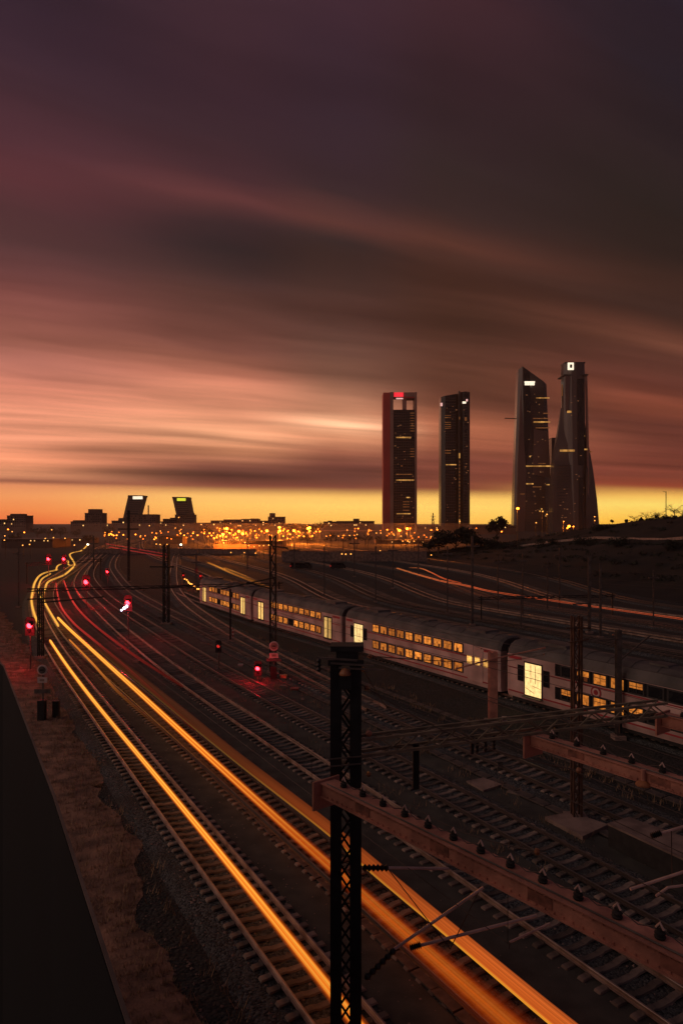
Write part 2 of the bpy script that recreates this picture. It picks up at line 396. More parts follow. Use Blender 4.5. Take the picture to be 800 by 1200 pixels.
M['signplate'] = mat('signal_plate_white', (.60,.50,.46), (.45,.36,.33), 0.5, scale=3)
M['pinkred'] = mat('red_marker_paint', (.40,.08,.07), (.28,.06,.05), 0.5, scale=3)
M['orangelit_box'] = mat('orange_lit_white_box', (.80,.36,.16), (.62,.26,.12), 0.5, scale=3)  # white box, the orange light on it put into the colour
M['wire'] = mat('overhead_wire_copper', (.10,.07,.06), (.06,.045,.04), 0.6, 0.4, scale=3)

# ------------------------------------------------------------------ curves in plan
def spline(pts, step=1.5, smooth_it=6):
    p = [Vector(q) for q in pts]; n = len(p)
    t = [0.0]
    for i in range(1, n): t.append(t[-1]+(p[i]-p[i-1]).length)
    tan = []
    for i in range(n):
        a, b = max(i-1, 0), min(i+1, n-1); tan.append((p[b]-p[a])/(t[b]-t[a]))
    out = []; i = 0; s = 0.0; L = t[-1]
    while s <= L:
        while i < n-2 and s > t[i+1]: i += 1
        h = t[i+1]-t[i]; x = (s-t[i])/h
        out.append(p[i]*(2*x**3-3*x*x+1)+tan[i]*h*(x**3-2*x*x+x)+p[i+1]*(-2*x**3+3*x*x)+tan[i+1]*h*(x**3-x*x)); s += step
    for _ in range(smooth_it):
        out = [out[0]]+[(out[j-1]+out[j]*2+out[j+1])/4 for j in range(1, len(out)-1)]+[out[-1]]
    return out
def side(path, off, z=None):
    res = []; n = len(path)
    for i, p in enumerate(path):
        d = path[min(i+1, n-1)]-path[max(i-1, 0)]; d.z = 0; d.normalize()
        q = p+Vector((d.y, -d.x, 0))*off
        if z is not None: q.z = z
        res.append(q)
    return res
def sweep(path, prof, mb=None):
    """prof: closed outline of (lateral, height); lateral > 0 lies to the right of travel"""
    mb = mb or MB(); n = len(prof); vs = []; m = len(path)
    for i, p in enumerate(path):
        d = path[min(i+1, m-1)]-path[max(i-1, 0)]; d.z = 0; d.normalize(); r = Vector((d.y, -d.x, 0))
        for a, h in prof: vs.append(p+r*a+Vector((0,0,h)))
    fs = [(i*n+j, i*n+(j+1) % n, (i+1)*n+(j+1) % n, (i+1)*n+j) for i in range(m-1) for j in range(n)]
    fs += [tuple(range(n-1, -1, -1)), tuple(range((m-1)*n, m*n))]
    mb.add(vs, fs); return mb
def thin(path, near=90, keep=4):
    return [p for i, p in enumerate(path) if p.y < near or i % keep == 0 or i == len(path)-1]

# ------------------------------------------------------------------ ground
gnd = MB(); gnd.add([(-5000,-40,0),(5000,-40,0),(5000,5000,0),(-5000,5000,0)], [(0,1,2,3)])
tag(gnd.build('ground', M['ground']), kind='structure')

# hill on the right: a long embankment whose crest carries a road
def hill():
    foot = [P(470,652), P(520,657), P(600,672), P(700,690), P(800,708), P(930,735), P(1150,790)]
    rows = []
    for i, b in enumerate(foot):
        t = i/(len(foot)-1)
        out = Vector((0.80, 0.60, 0)).normalized()
        hgt = [0.5, 6.5, 14.0, 15.9, 16.6, 17.0, 17.0][i]
        wid = [6, 45, 62, 62, 58, 56, 56][i]
        prof = [(0,0.0),(.12,.05),(.3,.30),(.5,.50),(.56,.52),(.72,.72),(.9,.97),(1.0,1.0),(1.6,1.03),(8,1.0)]
        rows.append([b+out*wid*a+Vector((0,0,hgt*h-0.02)) for a, h in prof])
    # refine between rows and roughen
    fine = []
    for a, b in zip(rows, rows[1:]):
        for k_ in range(8):
            fine.append([p.lerp(q, k_/8) for p, q in zip(a, b)])
    fine.append(rows[-1])
    g2 = []
    for r_ in fine:
        q = []
        for a, b in zip(r_, r_[1:]):
            for k_ in range(4): q.append(a.lerp(b, k_/4))
        q.append(r_[-1]); g2.append(q)
    rnd = random.Random(3); nr, nc = len(g2), len(g2[0]); mb = MB(); vs = []
    for r_ in g2:
        for j, p in enumerate(r_):
            w = min(1, j/5.0)
            vs.append(p+Vector((rnd.uniform(-1,1), rnd.uniform(-1,1), rnd.uniform(-.45,.45)))*w*0.8)
    mb.add(vs, [(i*nc+j, i*nc+j+1, (i+1)*nc+j+1, (i+1)*nc+j) for i in range(nr-1) for j in range(nc-1)])
    o = tag(mb.build('hill', M['hill'], None, True), kind='structure'); return vs, nr, nc
hv, hnr, hnc = hill()
def hill_at(u, row=28):
    """point on the crest of the hill in the direction of column u"""
    best = min((hv[i*hnc+row] for i in range(hnr)), key=lambda p: abs((p.x/p.y)*F+400-u)); return best
# retained road ledge half way up the hill
lw = MB(); pts = [hv[i*hnc+18] for i in range(10, hnr)]
sweep([Vector(p)+Vector((0,0,.15)) for p in pts[::3]], [(-1.2,-.6),(1.6,-.6),(1.6,.12),(-1.2,.12)], lw)
tag(lw.build('road', M['concrete']), kind='structure')

# ------------------------------------------------------------------ tracks
TZ = 0.33
def sleeper_mesh():
    mb = MB(); w = 0.13; prof = [(-1.25,.13),(-1.20,.19),(-.45,.20),(-.28,.15),(.28,.15),(.45,.20),(1.20,.19),(1.25,.13)]
    top = [(x, z) for x, z in prof]; vs = []
    for y, k_ in ((-w,0),(-w*.8,1),(w*.8,1),(w,0)):
        for x, z in top: vs.append((x, y, z if k_ else z-.05))
    n = len(top); fs = [(i*n+j, i*n+j+1, (i+1)*n+j+1, (i+1)*n+j) for i in range(3) for j in range(n-1)]
    mb.add(vs, fs)
    for x in (-.80, .80):                                       # rail seats and clips
        mb.box(x-.11, x+.11, -.09, .09, .185, .215)
    return mb.mesh('sleeper', M['sleeper'])
SL = sleeper_mesh()
RAILP = [(-.07,.20),(.07,.20),(.07,.215),(.012,.235),(.012,.32),(.036,.33),(.036,.362),(.028,.37),(-.028,.37),(-.036,.362),(-.036,.33),(-.012,.32),(-.012,.235),(-.07,.215)]
G = 0.80
def ku(k0, v):
    return -60+(v-612)*k0*(1+.60*(1-sm_py(v, 636, 712)))+(150*((662-v)/35)**2 if v < 662 else 0)
TR = {}
def track(key, pix, label, single=130, ext=13.0, far_stuff=True, bedz=0.0):
    pts = [P(u, v, TZ) for u, v in pix]
    for p in pts: p.z = 0
    pts = [pts[0]+(pts[0]-pts[1]).normalized()*ext]+pts
    path = spline(pts, 1.0, 30)
    TR[key] = path
    base = path[0].copy()
    t = thing('railway_track', label, 'railway track', base, 0)
    loc = [p-base for p in path]
    th = [p for i, p in enumerate(loc) if i < 70 or i % 3 == 0 or i == len(loc)-1]
    bz = .10+bedz
    sweep(th, [(-2.3,-.05),(-1.75,bz),(1.75,bz),(2.3,-.05)]).build('ballast_bed', M['ballast'], t)
    for s in (-1, 1):
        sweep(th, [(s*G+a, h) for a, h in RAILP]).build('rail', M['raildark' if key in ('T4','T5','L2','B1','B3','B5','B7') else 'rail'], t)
    # sleepers every 0.6 m: single ones near, joined beyond
    acc = 0.0; nxt = 0.3; n = 0; rest = MB(); rnd = random.Random(len(pix)*7+int(pix[0][0]))
    for a, b in zip(loc, loc[1:]):
        L = (b-a).length
        while nxt <= acc+L:
            p = a.lerp(b, (nxt-acc)/L); d_ = (b-a).normalized(); ang = math.atan2(d_.y, d_.x)-math.pi/2+rnd.uniform(-.012,.012)
            wp = p+base
            if n < single and wp.y > 5:
                o = bpy.data.objects.new('sleeper', SL); COL.objects.link(o); o.parent = t
                o.location = p+Vector((0,0,rnd.uniform(-.012,.008))); o.rotation_euler = (0,0,ang); n += 1
            elif n >= single and far_stuff and wp.y < 260:
                r_ = Vector((math.cos(ang), math.sin(ang), 0))
                rest.bar(p-r_*1.25+Vector((0,0,.15)), p+r_*1.25+Vector((0,0,.15)), .24, .09)
            nxt += 0.6
        acc += L
    if rest.v: tag(rest.build('sleeper', M['sleeper'], t), kind='stuff')
    return path
track('L1', [(406,1197),(299,1062),(197,934),(115,828),(83,786),(62,755),(47,724),(44,700),(56,682),(78,668),(95,657),(105,648),(120,640),(150,632)],
      'leftmost running track, its inner side under a thin golden light streak', 150, bedz=0.0)
track('L2', [(611,1197),(415,1030),(263,900),(145,800),(93,755),(68,723),(57,700),(64,683),(86,669),(102,657),(112,648),(126,640),(156,632)],
      'second track from the left, under the broad golden and orange light streaks', 150, bedz=.004)
track('T3', [(820,1197),(696,1114),(476,967),(345,880),(225,801),(178,766),(140,735),(108,704),(92,686),(96,671),(108,658),(119,648),(133,640),(162,632)],
      'third track from the left, with brown worn rails passing just right of the orange band', 150, bedz=.008)
track('T4', [(835,1095),(557,945),(420,871),(270,790),(190,742),(140,710),(116,690),(106,674),(112,660),(124,649),(140,640),(168,632)],
      'track with dark rails running out from behind the lattice mast to the lower right', 150, bedz=.012)
track('T5', [(985,1058),(660,920),(483,845),(389,807),(260,747),(190,712),(155,692),(138,674),(132,662),(138,650),(150,641),(176,632)],
      'track running below the standing train, partly under the olive gantry beam', 140, bedz=.016)
def kline(k0, u_max=860):
    vs = [v for v in (1000,930,880,850,820,790,765,740,720,705,692,680,670,661,653,646,640,635,631) if ku(k0, v) < u_max+250]
    return [(ku(k0, v), v) for v in vs]
names = ['track under the standing double-deck train', 'first empty track behind the standing train', 'second empty track behind the standing train',
         'third empty track behind the standing train', 'empty siding in the middle of the yard beyond the train', 'siding halfway between train and red light streak',
         'siding nearest this side of the red light streak', 'track under the long red light streak below the hill', 'track at the foot of the dark hill beyond the red streak']
# train track: near side of the train seen at these pixels
ns = [P(1060,968), P(800,882), P(690,851), P(583,822), P(488,791), P(397,764), P(345,748.5), P(303,735.5), P(250,717), P(214,703.5), P(196,694)]
ns = spline(ns, 1.0, 60)
tp = side(ns, 1.75)
def track_from(key, path, label, single, bedz):
    pix = []
    for p in path[::6]: pix.append((p.x/p.y*F+400, V0+F*(H-TZ)/p.y))
    return track(key, pix, label, single, 4.0, True, bedz)
far_tail = [P(188,686), P(186,676), P(190,664), P(200,650), P(214,640)]
track_from('T7', tp+far_tail[1:] if False else tp, names[0], 110, .02)
for i, k0 in enumerate((3.72, 4.25, 4.85, 5.5, 6.2, 6.95, 7.75, 8.6)):
    track('B%d' % i, kline(k0), names[i+1], (60, 40, 0, 0, 0, 0, 0, 0)[i], 4.0, i < 7, .024+.004*i)
# extra spur tracks that fan out left of the train towards the station
track('S1', [(426,822),(330,772),(262,735),(222,708),(206,690),(203,676),(204,664),(206,652),(212,641)], 'spur track curving beside the foot of the standing train', 60, 2.0, True, .058)

# smooth strips added between the tracks, standing in for passing-train blur
def ground_strip(name, key, o0, o1, z, y1, m):
    p = [q for q in TR[key] if q.y < y1]
    rnd = random.Random(sum(map(ord, key)))
    a = side(p, o0, z); b = side(p, o1, z); mb = MB(); n = len(p)
    jit = [Vector((rnd.uniform(-.09,.09), rnd.uniform(-.09,.09), 0)) for _ in p]
    mb.add([q+j for q, j in zip(a, jit)]+[q-j for q, j in zip(b, jit)], [(i, i+1, n+i+1, n+i) for i in range(n-1)])
    tag(mb.build(name, m), kind='structure')
ground_strip('path', 'L1', 1.15, 2.75, .125, 120, M['path'])
ground_strip('path', 'L2', 1.45, 3.4, .130, 120, M['path'])
ground_strip('path', 'T3', 1.35, 2.6, .135, 120, M['path'])
ground_strip('path', 'T4', -2.6, -1.4, .140, 120, M['path'])
ground_strip('path', 'T4', 1.6, 2.9, .128, 90, M['path'])

for key, o0, o1, z in (('B0',1.7,3.1,.145),('B1',1.8,3.0,.15),('B2',1.7,3.4,.155),('B3',1.8,3.2,.16),('B4',1.7,3.6,.165),('B5',1.8,3.3,.17),('B6',1.8,3.0,.175)):
    ground_strip('path', key, o0, o1, z, 150, M['sand'])
# dirt strip along the barrier on the left, ragged where it meets the ballast
rnd = random.Random(5)
dl = [P(150,1215), P(84,985), P(40,860), P(14,795), P(-30,720), P(-60,690)]
dr = [P(232,1215), P(205,1160), P(170,1085), P(172,1040), P(150,980), P(124,935), P(118,900), P(86,850), P(66,810), P(40,770), P(0,715), P(-30,690)]
dls, drs = spline(dl, 0.5, 4), spline(dr, 0.5, 2)
n = min(len(dls), len(drs)); mb = MB(); vs = []
for i in range(n):
    t = i/(n-1); a = dls[int(t*(len(dls)-1))]+Vector((-4,0,0)); b = drs[int(t*(len(drs)-1))]+Vector((rnd.uniform(-.09,.09)+.25*math.sin(i*.31)+.18*math.sin(i*.83+1), rnd.uniform(-.08,.08), 0))
    for j in range(9):
        p = a.lerp(b, j/8); p.z = 0.03+.16*math.sin(j/8*math.pi)*rnd.uniform(.6,1.3) if j < 8 else 0.012
        vs.append(p)
mb.add(vs, [(i*9+j, i*9+j+1, (i+1)*9+j+1, (i+1)*9+j) for i in range(n-1) for j in range(8)])
tag(mb.build('dirt_strip', M['dirt'], None, True), kind='structure')
gr = MB()
for _ in range(7000):
    i = rnd.randrange(n-1); j = rnd.choice((4,5,6,6,7,7,7)); p = Vector(vs[i*9+j]).lerp(Vector(vs[(i+1)*9+min(j+1,8)]), rnd.random())
    for _b in range(4):
        a = rnd.uniform(0, 6.28); h_ = rnd.uniform(.08,.28); q = p+Vector((rnd.uniform(-.1,.1), rnd.uniform(-.1,.1), -.02))
        t_ = q+Vector((math.cos(a)*.1, math.sin(a)*.1, h_)); w = Vector((-math.sin(a), math.cos(a), 0))*.012
        gr.add([q-w, q+w, t_], [(0,1,2)])
tag(gr.build('dry_grass', M['drygrass']), 'sparse dry grass on the red-brown dirt beside the dark barrier', 'grass', kind='stuff')
# loose stones thrown on the near ballast and between the tracks
ls = MB()
for _ in range(5200):
    key = rnd.choice(('L1','L1','L1','L2','T3','T4','T5')); pth = TR[key]; i = rnd.randrange(2, min(len(pth), 60)); off = rnd.uniform(-4.2, 2.6) if key == 'L1' else rnd.uniform(-2.4, 2.4)
    q = side(pth[i-1:i+2], off)[1]; r_ = rnd.uniform(.03,.075); z = .10 if abs(off) < 1.8 else .02
    c = q+Vector((rnd.uniform(-.5,.5), rnd.uniform(-.5,.5), z))
    a = rnd.uniform(0,6.28)
    pts_ = [c+Vector((math.cos(a+k_*1.57)*r_*rnd.uniform(.7,1.2), math.sin(a+k_*1.57)*r_*rnd.uniform(.7,1.2), rnd.uniform(-.01,.015))) for k_ in range(4)]
    ls.add(pts_+[c+Vector((0,0,r_*rnd.uniform(.6,1)))], [(0,1,4),(1,2,4),(2,3,4),(3,0,4)])
tag(ls.build('loose_stones', M['concrete']), 'scattered pale ballast stones between the near rails', 'gravel', kind='stuff')

def trough(key, off, y0, y1, label):
    pth = [p for p in side(TR[key], off, 0) if y0 < p.y < y1]; o = pth[0].copy()
    t = thing('cable_trough', label, 'cable trough', o); r_ = random.Random(len(pth))
    lid = None
    sweep([p-o for p in pth], [(-.22,0),(.22,0),(.22,.14),(-.22,.14)]).build('channel', M['bogie'], t)
    for i in range(len(pth)-1):
        p = (pth[i]+pth[i+1])/2-o; d_ = pth[i+1]-pth[i]
        if lid is None: lid = MB().box(-.46*d_.length,.46*d_.length,-.24,.24,.142,.19).mesh('lid', M['trough'])
        q = bpy.data.objects.new('lid', lid); COL.objects.link(q); q.parent = t
        q.location = p+Vector((0,0,r_.uniform(0,.02))); q.rotation_euler = (r_.uniform(-.03,.03), 0, math.atan2(d_.y, d_.x)+r_.uniform(-.05,.05))
M['trough'] = mat('grimy_trough_lid', (.16,.12,.10), (.07,.055,.048), 0.9, scale=2)
trough('T4', 3.25, 20, 75, 'line of concrete cable trough lids right of the dark-railed track')
trough('L1', 3.0, 16, 60, 'line of concrete cable trough lids right of the leftmost track')
trough('T5', 3.4, 24, 90, 'line of concrete cable trough lids at the foot of the standing train')
wd = MB(); rw = random.Random(12)
for key, o0, o1, n_, y1 in (('T5',1.9,4.6,900,85),('T4',1.6,3.4,500,60),('L1',-4.6,-2.2,700,70),('T3',1.5,2.6,300,70),('B1',-2.5,2.5,600,120)):
    pth = [p for p in TR[key] if p.y < y1]
    for _ in range(n_//6):
        i = rw.randrange(1, len(pth)-1); c = side(pth[i-1:i+2], rw.uniform(o0, o1), .05)[1]
        for _b in range(rw.randrange(8, 26)):
            a = rw.uniform(0, 6.28); h_ = rw.uniform(.12,.45); q = c+Vector((rw.gauss(0,.22), rw.gauss(0,.22), 0))
            t_ = q+Vector((math.cos(a)*h_*.5, math.sin(a)*h_*.5, h_)); w = Vector((-math.sin(a), math.cos(a), 0))*.018
            wd.add([q-w, q+w, t_], [(0,1,2)])
tag(wd.build('dry_weeds', M['drygrass']), 'tufts of dry weeds growing on the ballast between the tracks', 'weeds', kind='stuff')
rs = MB()
for _ in range(70):                                               # spare sleepers and timber left lying about, joined scrap
    key = rw.choice(('T5','T4','B0','B1','B2','B4')); pth = [p for p in TR[key] if p.y < 140]; i = rw.randrange(1, len(pth)-1)
    c = side(pth[i-1:i+2], rw.choice((-1,1))*rw.uniform(1.9,2.6), .10)[1]; a = rw.uniform(0,6.28); l_ = rw.uniform(.15,.7); d_ = Vector((math.cos(a), math.sin(a), 0))
    rs.bar(c-d_*l_, c+d_*l_, rw.uniform(.08,.3), rw.uniform(.06,.2))
tag(rs.build('scrap_debris', M['sleeper']), 'scattered scrap timber and concrete bits beside the tracks', 'debris', kind='stuff')

# dark barrier the photographer looks over
DZ = 2.2
bw = [(-.012,0),(.012,0),(.012,H-DZ-.012),(-.012,H-DZ-.012)]
def bp_(u, v): q = P(u, v, H-DZ); q.z = 0; return q
bpath = [bp_(520,2400), bp_(155,1200), bp_(100,1036), bp_(65,930), bp_(32,846), bp_(6,780), bp_(-40,740), bp_(-110,710)]
bpath = [side([bpath[max(i-1,0)], bpath[i], bpath[min(i+1,len(bpath)-1)]], -.015)[1] for i in range(len(bpath))]
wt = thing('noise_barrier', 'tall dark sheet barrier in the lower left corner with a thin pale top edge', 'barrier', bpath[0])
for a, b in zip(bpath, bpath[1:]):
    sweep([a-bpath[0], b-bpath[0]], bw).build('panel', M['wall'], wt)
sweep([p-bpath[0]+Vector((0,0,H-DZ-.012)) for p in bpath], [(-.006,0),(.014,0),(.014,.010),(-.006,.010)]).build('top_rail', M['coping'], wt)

# ------------------------------------------------------------------ double-deck train
CL, GAP = 21.9, 0.7
def carriage_profile():
    return [(-1.38,.62),(-1.47,1.0),(-1.47,3.75),(-1.40,4.05),(-1.15,4.42),(-.7,4.66),(0,4.74),(.7,4.66),(1.15,4.42),(1.40,4.05),(1.47,3.75),(1.47,1.0),(1.38,.62)]
def cheap(name, m, p, mb): return mb.build(name, m, p)
def make_carriage(loc, rz, label, near_door, far_door, lit, black=False):
    t = thing('train_carriage', label, 'train carriage', loc, rz, 'carriages of the standing double-deck train')
    pr = carriage_profile(); mb = MB()
    rings = []
    for x, s in ((0.0,.93),(.18,1),(CL-.18,1),(CL,.93)):
        rings.append([(x, y*s, .62+(z-.62)*(.97 if s < 1 else 1)) for y, z in pr[:3]+pr[-3:]] )
    mb.ring(rings); body = mb.build('body', M['trainwhite'], t)
    mb = MB(); rings = []
    for x, s in ((0.02,.90),(.3,1),(CL-.3,1),(CL-.02,.90)):
        rings.append([(x, y*s*1.003, 3.6+(z-3.6)*s) for y, z in [(-1.44,3.62)]+pr[2:-2]+[(1.44,3.62)]])
    mb.ring(rings); roof = mb.build('roof', M['trainroof'], t)
    for x0, x1, w, z in ((2.2,4.6,.75,4.86),(CL-5.0,CL-2.3,.75,4.86),(9.5,11.0,.5,4.80)):
        MB().prism([(x0,4.60),(x0+.15,z),(x1-.15,z),(x1,4.60)], -w, w).build('roof_unit', M['trainroof'], roof)
    ribs = MB()
    for i in range(12):
        x = 1.2+i*1.75; ribs.bar((x,-1.16,4.435),(x,-.7,4.675),.05,.03); ribs.bar((x,-.7,4.675),(x,0,4.755),.05,.03); ribs.bar((x,0,4.755),(x,.7,4.675),.05,.03); ribs.bar((x,.7,4.675),(x,1.16,4.435),.05,.03)
    ribs.build('roof_rib', M['trainroof'], roof)
    Y = 1.47
    # stripes
    for z0, z1 in ((2.72,2.80),(.98,1.08)):
        MB().box(.2, CL-.2, Y, Y+.008, z0, z1).build('stripe', M['trainred'], t)
    MB().box(.25, 1.7, Y, Y+.010, 3.40, 3.62).build('stripe', M['trainred'], t)
    MB().box(CL-1.5, CL-.25, Y, Y+.010, 3.40, 3.62).build('stripe', M['trainred'], t)
    if black:
        MB().box(3.9, CL-4.55, Y, Y+.014, 2.88, 3.70).build('window_band', M['trainblack'], t)
        MB().box(3.9, CL-4.55, Y, Y+.014, 1.28, 2.12).build('window_band', M['trainblack'], t)
    # two decks of windows
    yf = Y+.016
    for deck, (z0, z1) in enumerate(((1.42,2.06),(2.98,3.60))):
        for i in range(10):
            xs = CL-5.15-i*1.30; x0, x1 = xs-.90, xs
            f = MB().box(x0-.12, x1+.12, yf, yf+.030, z0-.10, z1+.10).build('window', M['frame'], t)
            st = lit(deck, i)
            pane = M['winlit'] if st == 1 else M['glassdark']
            if st == 2:                                           # half drawn blind
                MB().box(x0, x1, yf+.028, yf+.036, z0+(z1-z0)*.45, z1).build('pane', M['winlit'], f)
                MB().box(x0, x1, yf+.028, yf+.035, z0, z0+(z1-z0)*.43).build('blind', M['glassdark'], f)
            else:
                MB().box(x0, x1, yf+.028, yf+.036, z0, z1).build('pane', pane, f)
            if st and i % 2 == 0:
                MB().box(x0+.40, x0+.44, yf+.036, yf+.042, z0, z1).build('mullion', M['frame'], f)
                MB().box(x0, x1, yf+.036, yf+.040, z0+.40, z0+.43).build('transom', M['frame'], f)
            elif st:                                              # seat backs seen through the pane
                w = rnd.uniform(.18,.34); x = x0+rnd.uniform(.08,.5)
                MB().box(x, x+w, yf+.036, yf+.039, z0, z0+rnd.uniform(.2,.36)).build('seat_back', M['ceramic'], f)
    # doorways
    def door(x0, state):
        z0, z1 = 1.02, 3.30; w = 1.5
        fr = MB().box(x0-.10, x0+w+.10, yf-.01, yf+.020, z0-.08, z1+.10).build('door', M['trainwhite' if state in ('windows','closed') else 'frame'], t)
        if state == 'open':
            MB().box(x0, x0+w, yf+.018, yf+.026, z0, z1).build('doorway', M['doorbright'], fr)
            for a in (.34, .62): MB().box(x0+w*a, x0+w*a+.035, yf+.026, yf+.034, z0+.9, z1-.1).build('grab_pole', M['ceramic'], fr)
            MB().bar((x0+.05,yf+.03,z0+.62),(x0+w*.55,yf+.03,z0+.74),.03,.03).build('handrail', M['ceramic'], fr)
            MB().bar((x0+w*.42,yf+.03,z0+.22),(x0+w-.05,yf+.03,z0+.5),.03,.03).build('handrail', M['ceramic'], fr)
            for a, b in ((x0-.72, x0-.16),(x0+w+.16, x0+w+.72)):
                MB().box(a, b, yf, yf+.02, 1.9, 3.05).build('door_leaf', M['glassdark'], fr)
            MB().box(x0-.1, x0+w+.1, Y+.02, Y+.28, .86, .93).build('step', M['oldsteel'], fr)
        elif state == 'leaves':
            for a, b in ((x0+.06, x0+.62),(x0+.88, x0+w-.06)):
                MB().box(a, b, yf+.018, yf+.026, z0+.1, z1-.05).build('door_leaf', M['doorlit'], fr)
                MB().box(a+.24, a+.28, yf+.026, yf+.032, z0+.1, z1-.05).build('mullion', M['frame'], fr)
        elif state == 'windows':
            for a in (x0-.75, x0+.2, x0+1.1):
                MB().box(a, a+.56, yf+.02, yf+.028, 2.25, 2.85).build('pane', M['saloonlit'], fr)
        else:
            for a, b in ((x0+.06, x0+.70),(x0+.80, x0+w-.06)):
                MB().box(a, b, yf+.018, yf+.026, z0+.1, z1-.1).build('door_leaf', M['trainwhite'], fr)
                MB().box(a+.12, b-.12, yf+.026, yf+.032, 2.0, 3.0).build('pane', M['glassdark'], fr)
    door(CL-3.35, far_door); door(1.9, near_door)
    # underframe, bogies with wheels, gangway
    MB().box(.4, CL-.4, -1.25, 1.25, .36, .62).build('underframe', M['bogie'], t)
    for x in (3.2, CL-3.2):
        b = MB().box(x-1.7, x+1.7, -1.2, 1.2, .42, .72).build('bogie', M['bogie'], t)
        for dx_ in (-1.25, 1.25):
            for y in (-.80, .80):
                MB().lathe((x+dx_, y, .80), [(.1,-.09),(.43,-.07),(.43,.05),(.46,.07),(.1,.09)], 14, 'y').build('wheel', M['railside'], b)
    for x0, x1 in ((6.5,8.6),(9.4,12.4),(13.2,15.4)):
        MB().box(x0, x1, -1.3, 1.3, .40, .80).build('equipment_box', M['bogie'], t)
    MB().box(CL, CL+GAP, -.75, .75, .9, 4.0).build('gangway', M['black'], t)
    return t
# walk along the near side line in carriage lengths, starting at the gap seen at (583, 822)
cum = [0.0]
for a, b in zip(ns, ns[1:]): cum.append(cum[-1]+(b-a).length)
def at(s):
    for i in range(len(ns)-1):
        if cum[i+1] >= s: return ns[i].lerp(ns[i+1], (s-cum[i])/(cum[i+1]-cum[i]))
    return ns[-1]
g0 = P(583, 822); i0 = min(range(len(ns)), key=lambda i: (ns[i]-g0).length); s0 = cum[i0]
def place(j, label, nd, fd, lit, black=False):
    a = at(s0+j*(CL+GAP)); b = at(s0+j*(CL+GAP)+CL); d_ = (b-a).normalized()
    c = a+Vector((d_.y,-d_.x,0))*1.47; c.z = TZ-.33+.04
    return make_carriage(c, math.atan2(d_.y, d_.x), label, nd, fd, lit, black)
litA = {(1,0):0,(1,1):2,(1,2):1,(1,3):1,(1,4):2,(0,0):2,(0,1):1,(0,2):1,(0,3):1,(0,4):2}
near_car = place(-1, 'nearest carriage, open bright doorway at its end and mostly dark window bands', 'closed', 'open', lambda d_, i: litA.get((d_, i), 0), True)
place(0, 'double-deck carriage with two full rows of ten orange-lit windows', 'windows', 'open', lambda d_, i: 1)
place(1, 'carriage with two lit door openings, behind the slim dark catenary mast', 'leaves', 'leaves', lambda d_, i: 1 if (d_ or i not in (4,)) else 0)
place(2, 'farthest clearly seen carriage, with dim windows and two narrow lit doors', 'leaves', 'leaves', lambda d_, i: 1 if i % 4 != 3 else 0)
# round emblem on the side of the nearest carriage
em = MB().lathe((CL-7.9, 1.490, 2.42), [(.40,-.008),(.40,.008)], 28, 'y').build('emblem', M['trainred'], near_car)
MB().lathe((CL-7.9, 1.502, 2.42), [(.29,-.006),(.29,.006)], 24, 'y').build('emblem_ring', M['trainwhite'], em)
MB().lathe((CL-7.9, 1.512, 2.42), [(.17,-.006),(.17,.006)], 20, 'y').build('emblem_centre', M['trainred'], em)

# ------------------------------------------------------------------ masts, gantries and beams
def lattice_parts(t, w, dpt, h, m, zstep=0.45, leg=0.09, names_=('leg','bracing')):
    """square lattice column in the frame of t, base at z = 0"""
    for sx in (-1, 1):
        for sy in (-1, 1):
            x, y = sx*(w/2-leg/2), sy*(dpt/2-leg/2)
            MB().box(x-leg/2, x+leg/2, y-leg/2, y+leg/2, 0, h).build(names_[0], m, t)
    mb = MB(); n = max(2, int(h/zstep)); hz = (h-.1)/n
    for sy in (-1, 1):
        for i in range(n):
            a, b = (-1, 1) if i % 2 else (1, -1)
            mb.bar((a*(w/2-leg), sy*(dpt/2-.012), .05+i*hz), (b*(w/2-leg), sy*(dpt/2-.012), .05+(i+1)*hz), leg*.5, .02, up=(0,1,0))
    for sx in (-1, 1):
        for i in range(n):
            a, b = (-1, 1) if i % 2 else (1, -1)
            mb.bar((sx*(w/2-.012), a*(dpt/2-leg), .05+i*hz), (sx*(w/2-.012), b*(dpt/2-leg), .05+(i+1)*hz), leg*.5, .02, up=(1,0,0))
    mb.build(names_[1], m, t)
def insulator(t, a, b, r, m, n=7, name='insulator'):
    a, b = Vector(a), Vector(b); pts, rr = [], []
    for i in range(n*2+1):
        pts.append(a.lerp(b, i/(n*2))); rr.append(r if i % 2 else r*.45)
    return MB().tube(pts, rr, 10).build(name, m, t)

# the near mast: two channel columns laced together
mY = 15.6
base = Q(405, 755, mY); mtop = base.z; base.z = 0
t = thing('lattice_mast', 'big dark double-column lattice mast standing in the centre foreground', 'catenary mast', base)
cw, mw = .255, .70
for s in (-1, 1):
    cx = s*(mw/2-cw/2)
    mb = MB()
    mb.box(cx-cw/2, cx+cw/2, -.26, -.235, 0, mtop-.42); mb.box(cx-cw/2, cx+cw/2, .235, .26, 0, mtop-.42)
    xo = cx+s*(cw/2-.012); mb.box(xo-.012, xo+.012, -.235, .235, 0, mtop-.42)
    mb.build('column', M['darksteel'], t)
    rv = MB()
    for i in range(int((mtop-.6)/.225)):
        for q in (-.07, .07): rv.box(cx+q-.012, cx+q+.012, -.268, -.2601, .2+i*.225, .224+i*.225)
    rv.build('rivet', M['darksteel'], t)
for y in (-.245, .245):
    for i in range(int((mtop-.7)/.36)):
        a, b = (-1, 1) if i % 2 else (1, -1); z = .15+i*.36
        MB().bar((a*.12, y-.02*(1 if y < 0 else -1), z), (b*.12, y-.02*(1 if y < 0 else -1), z+.36), .05, .012, up=(0,1,0)).build('lattice_bar', M['darksteel'], t)
MB().box(-.40, .40, -.32, .32, mtop-.42, mtop-.30).build('cap_plate', M['darksteel'], t)
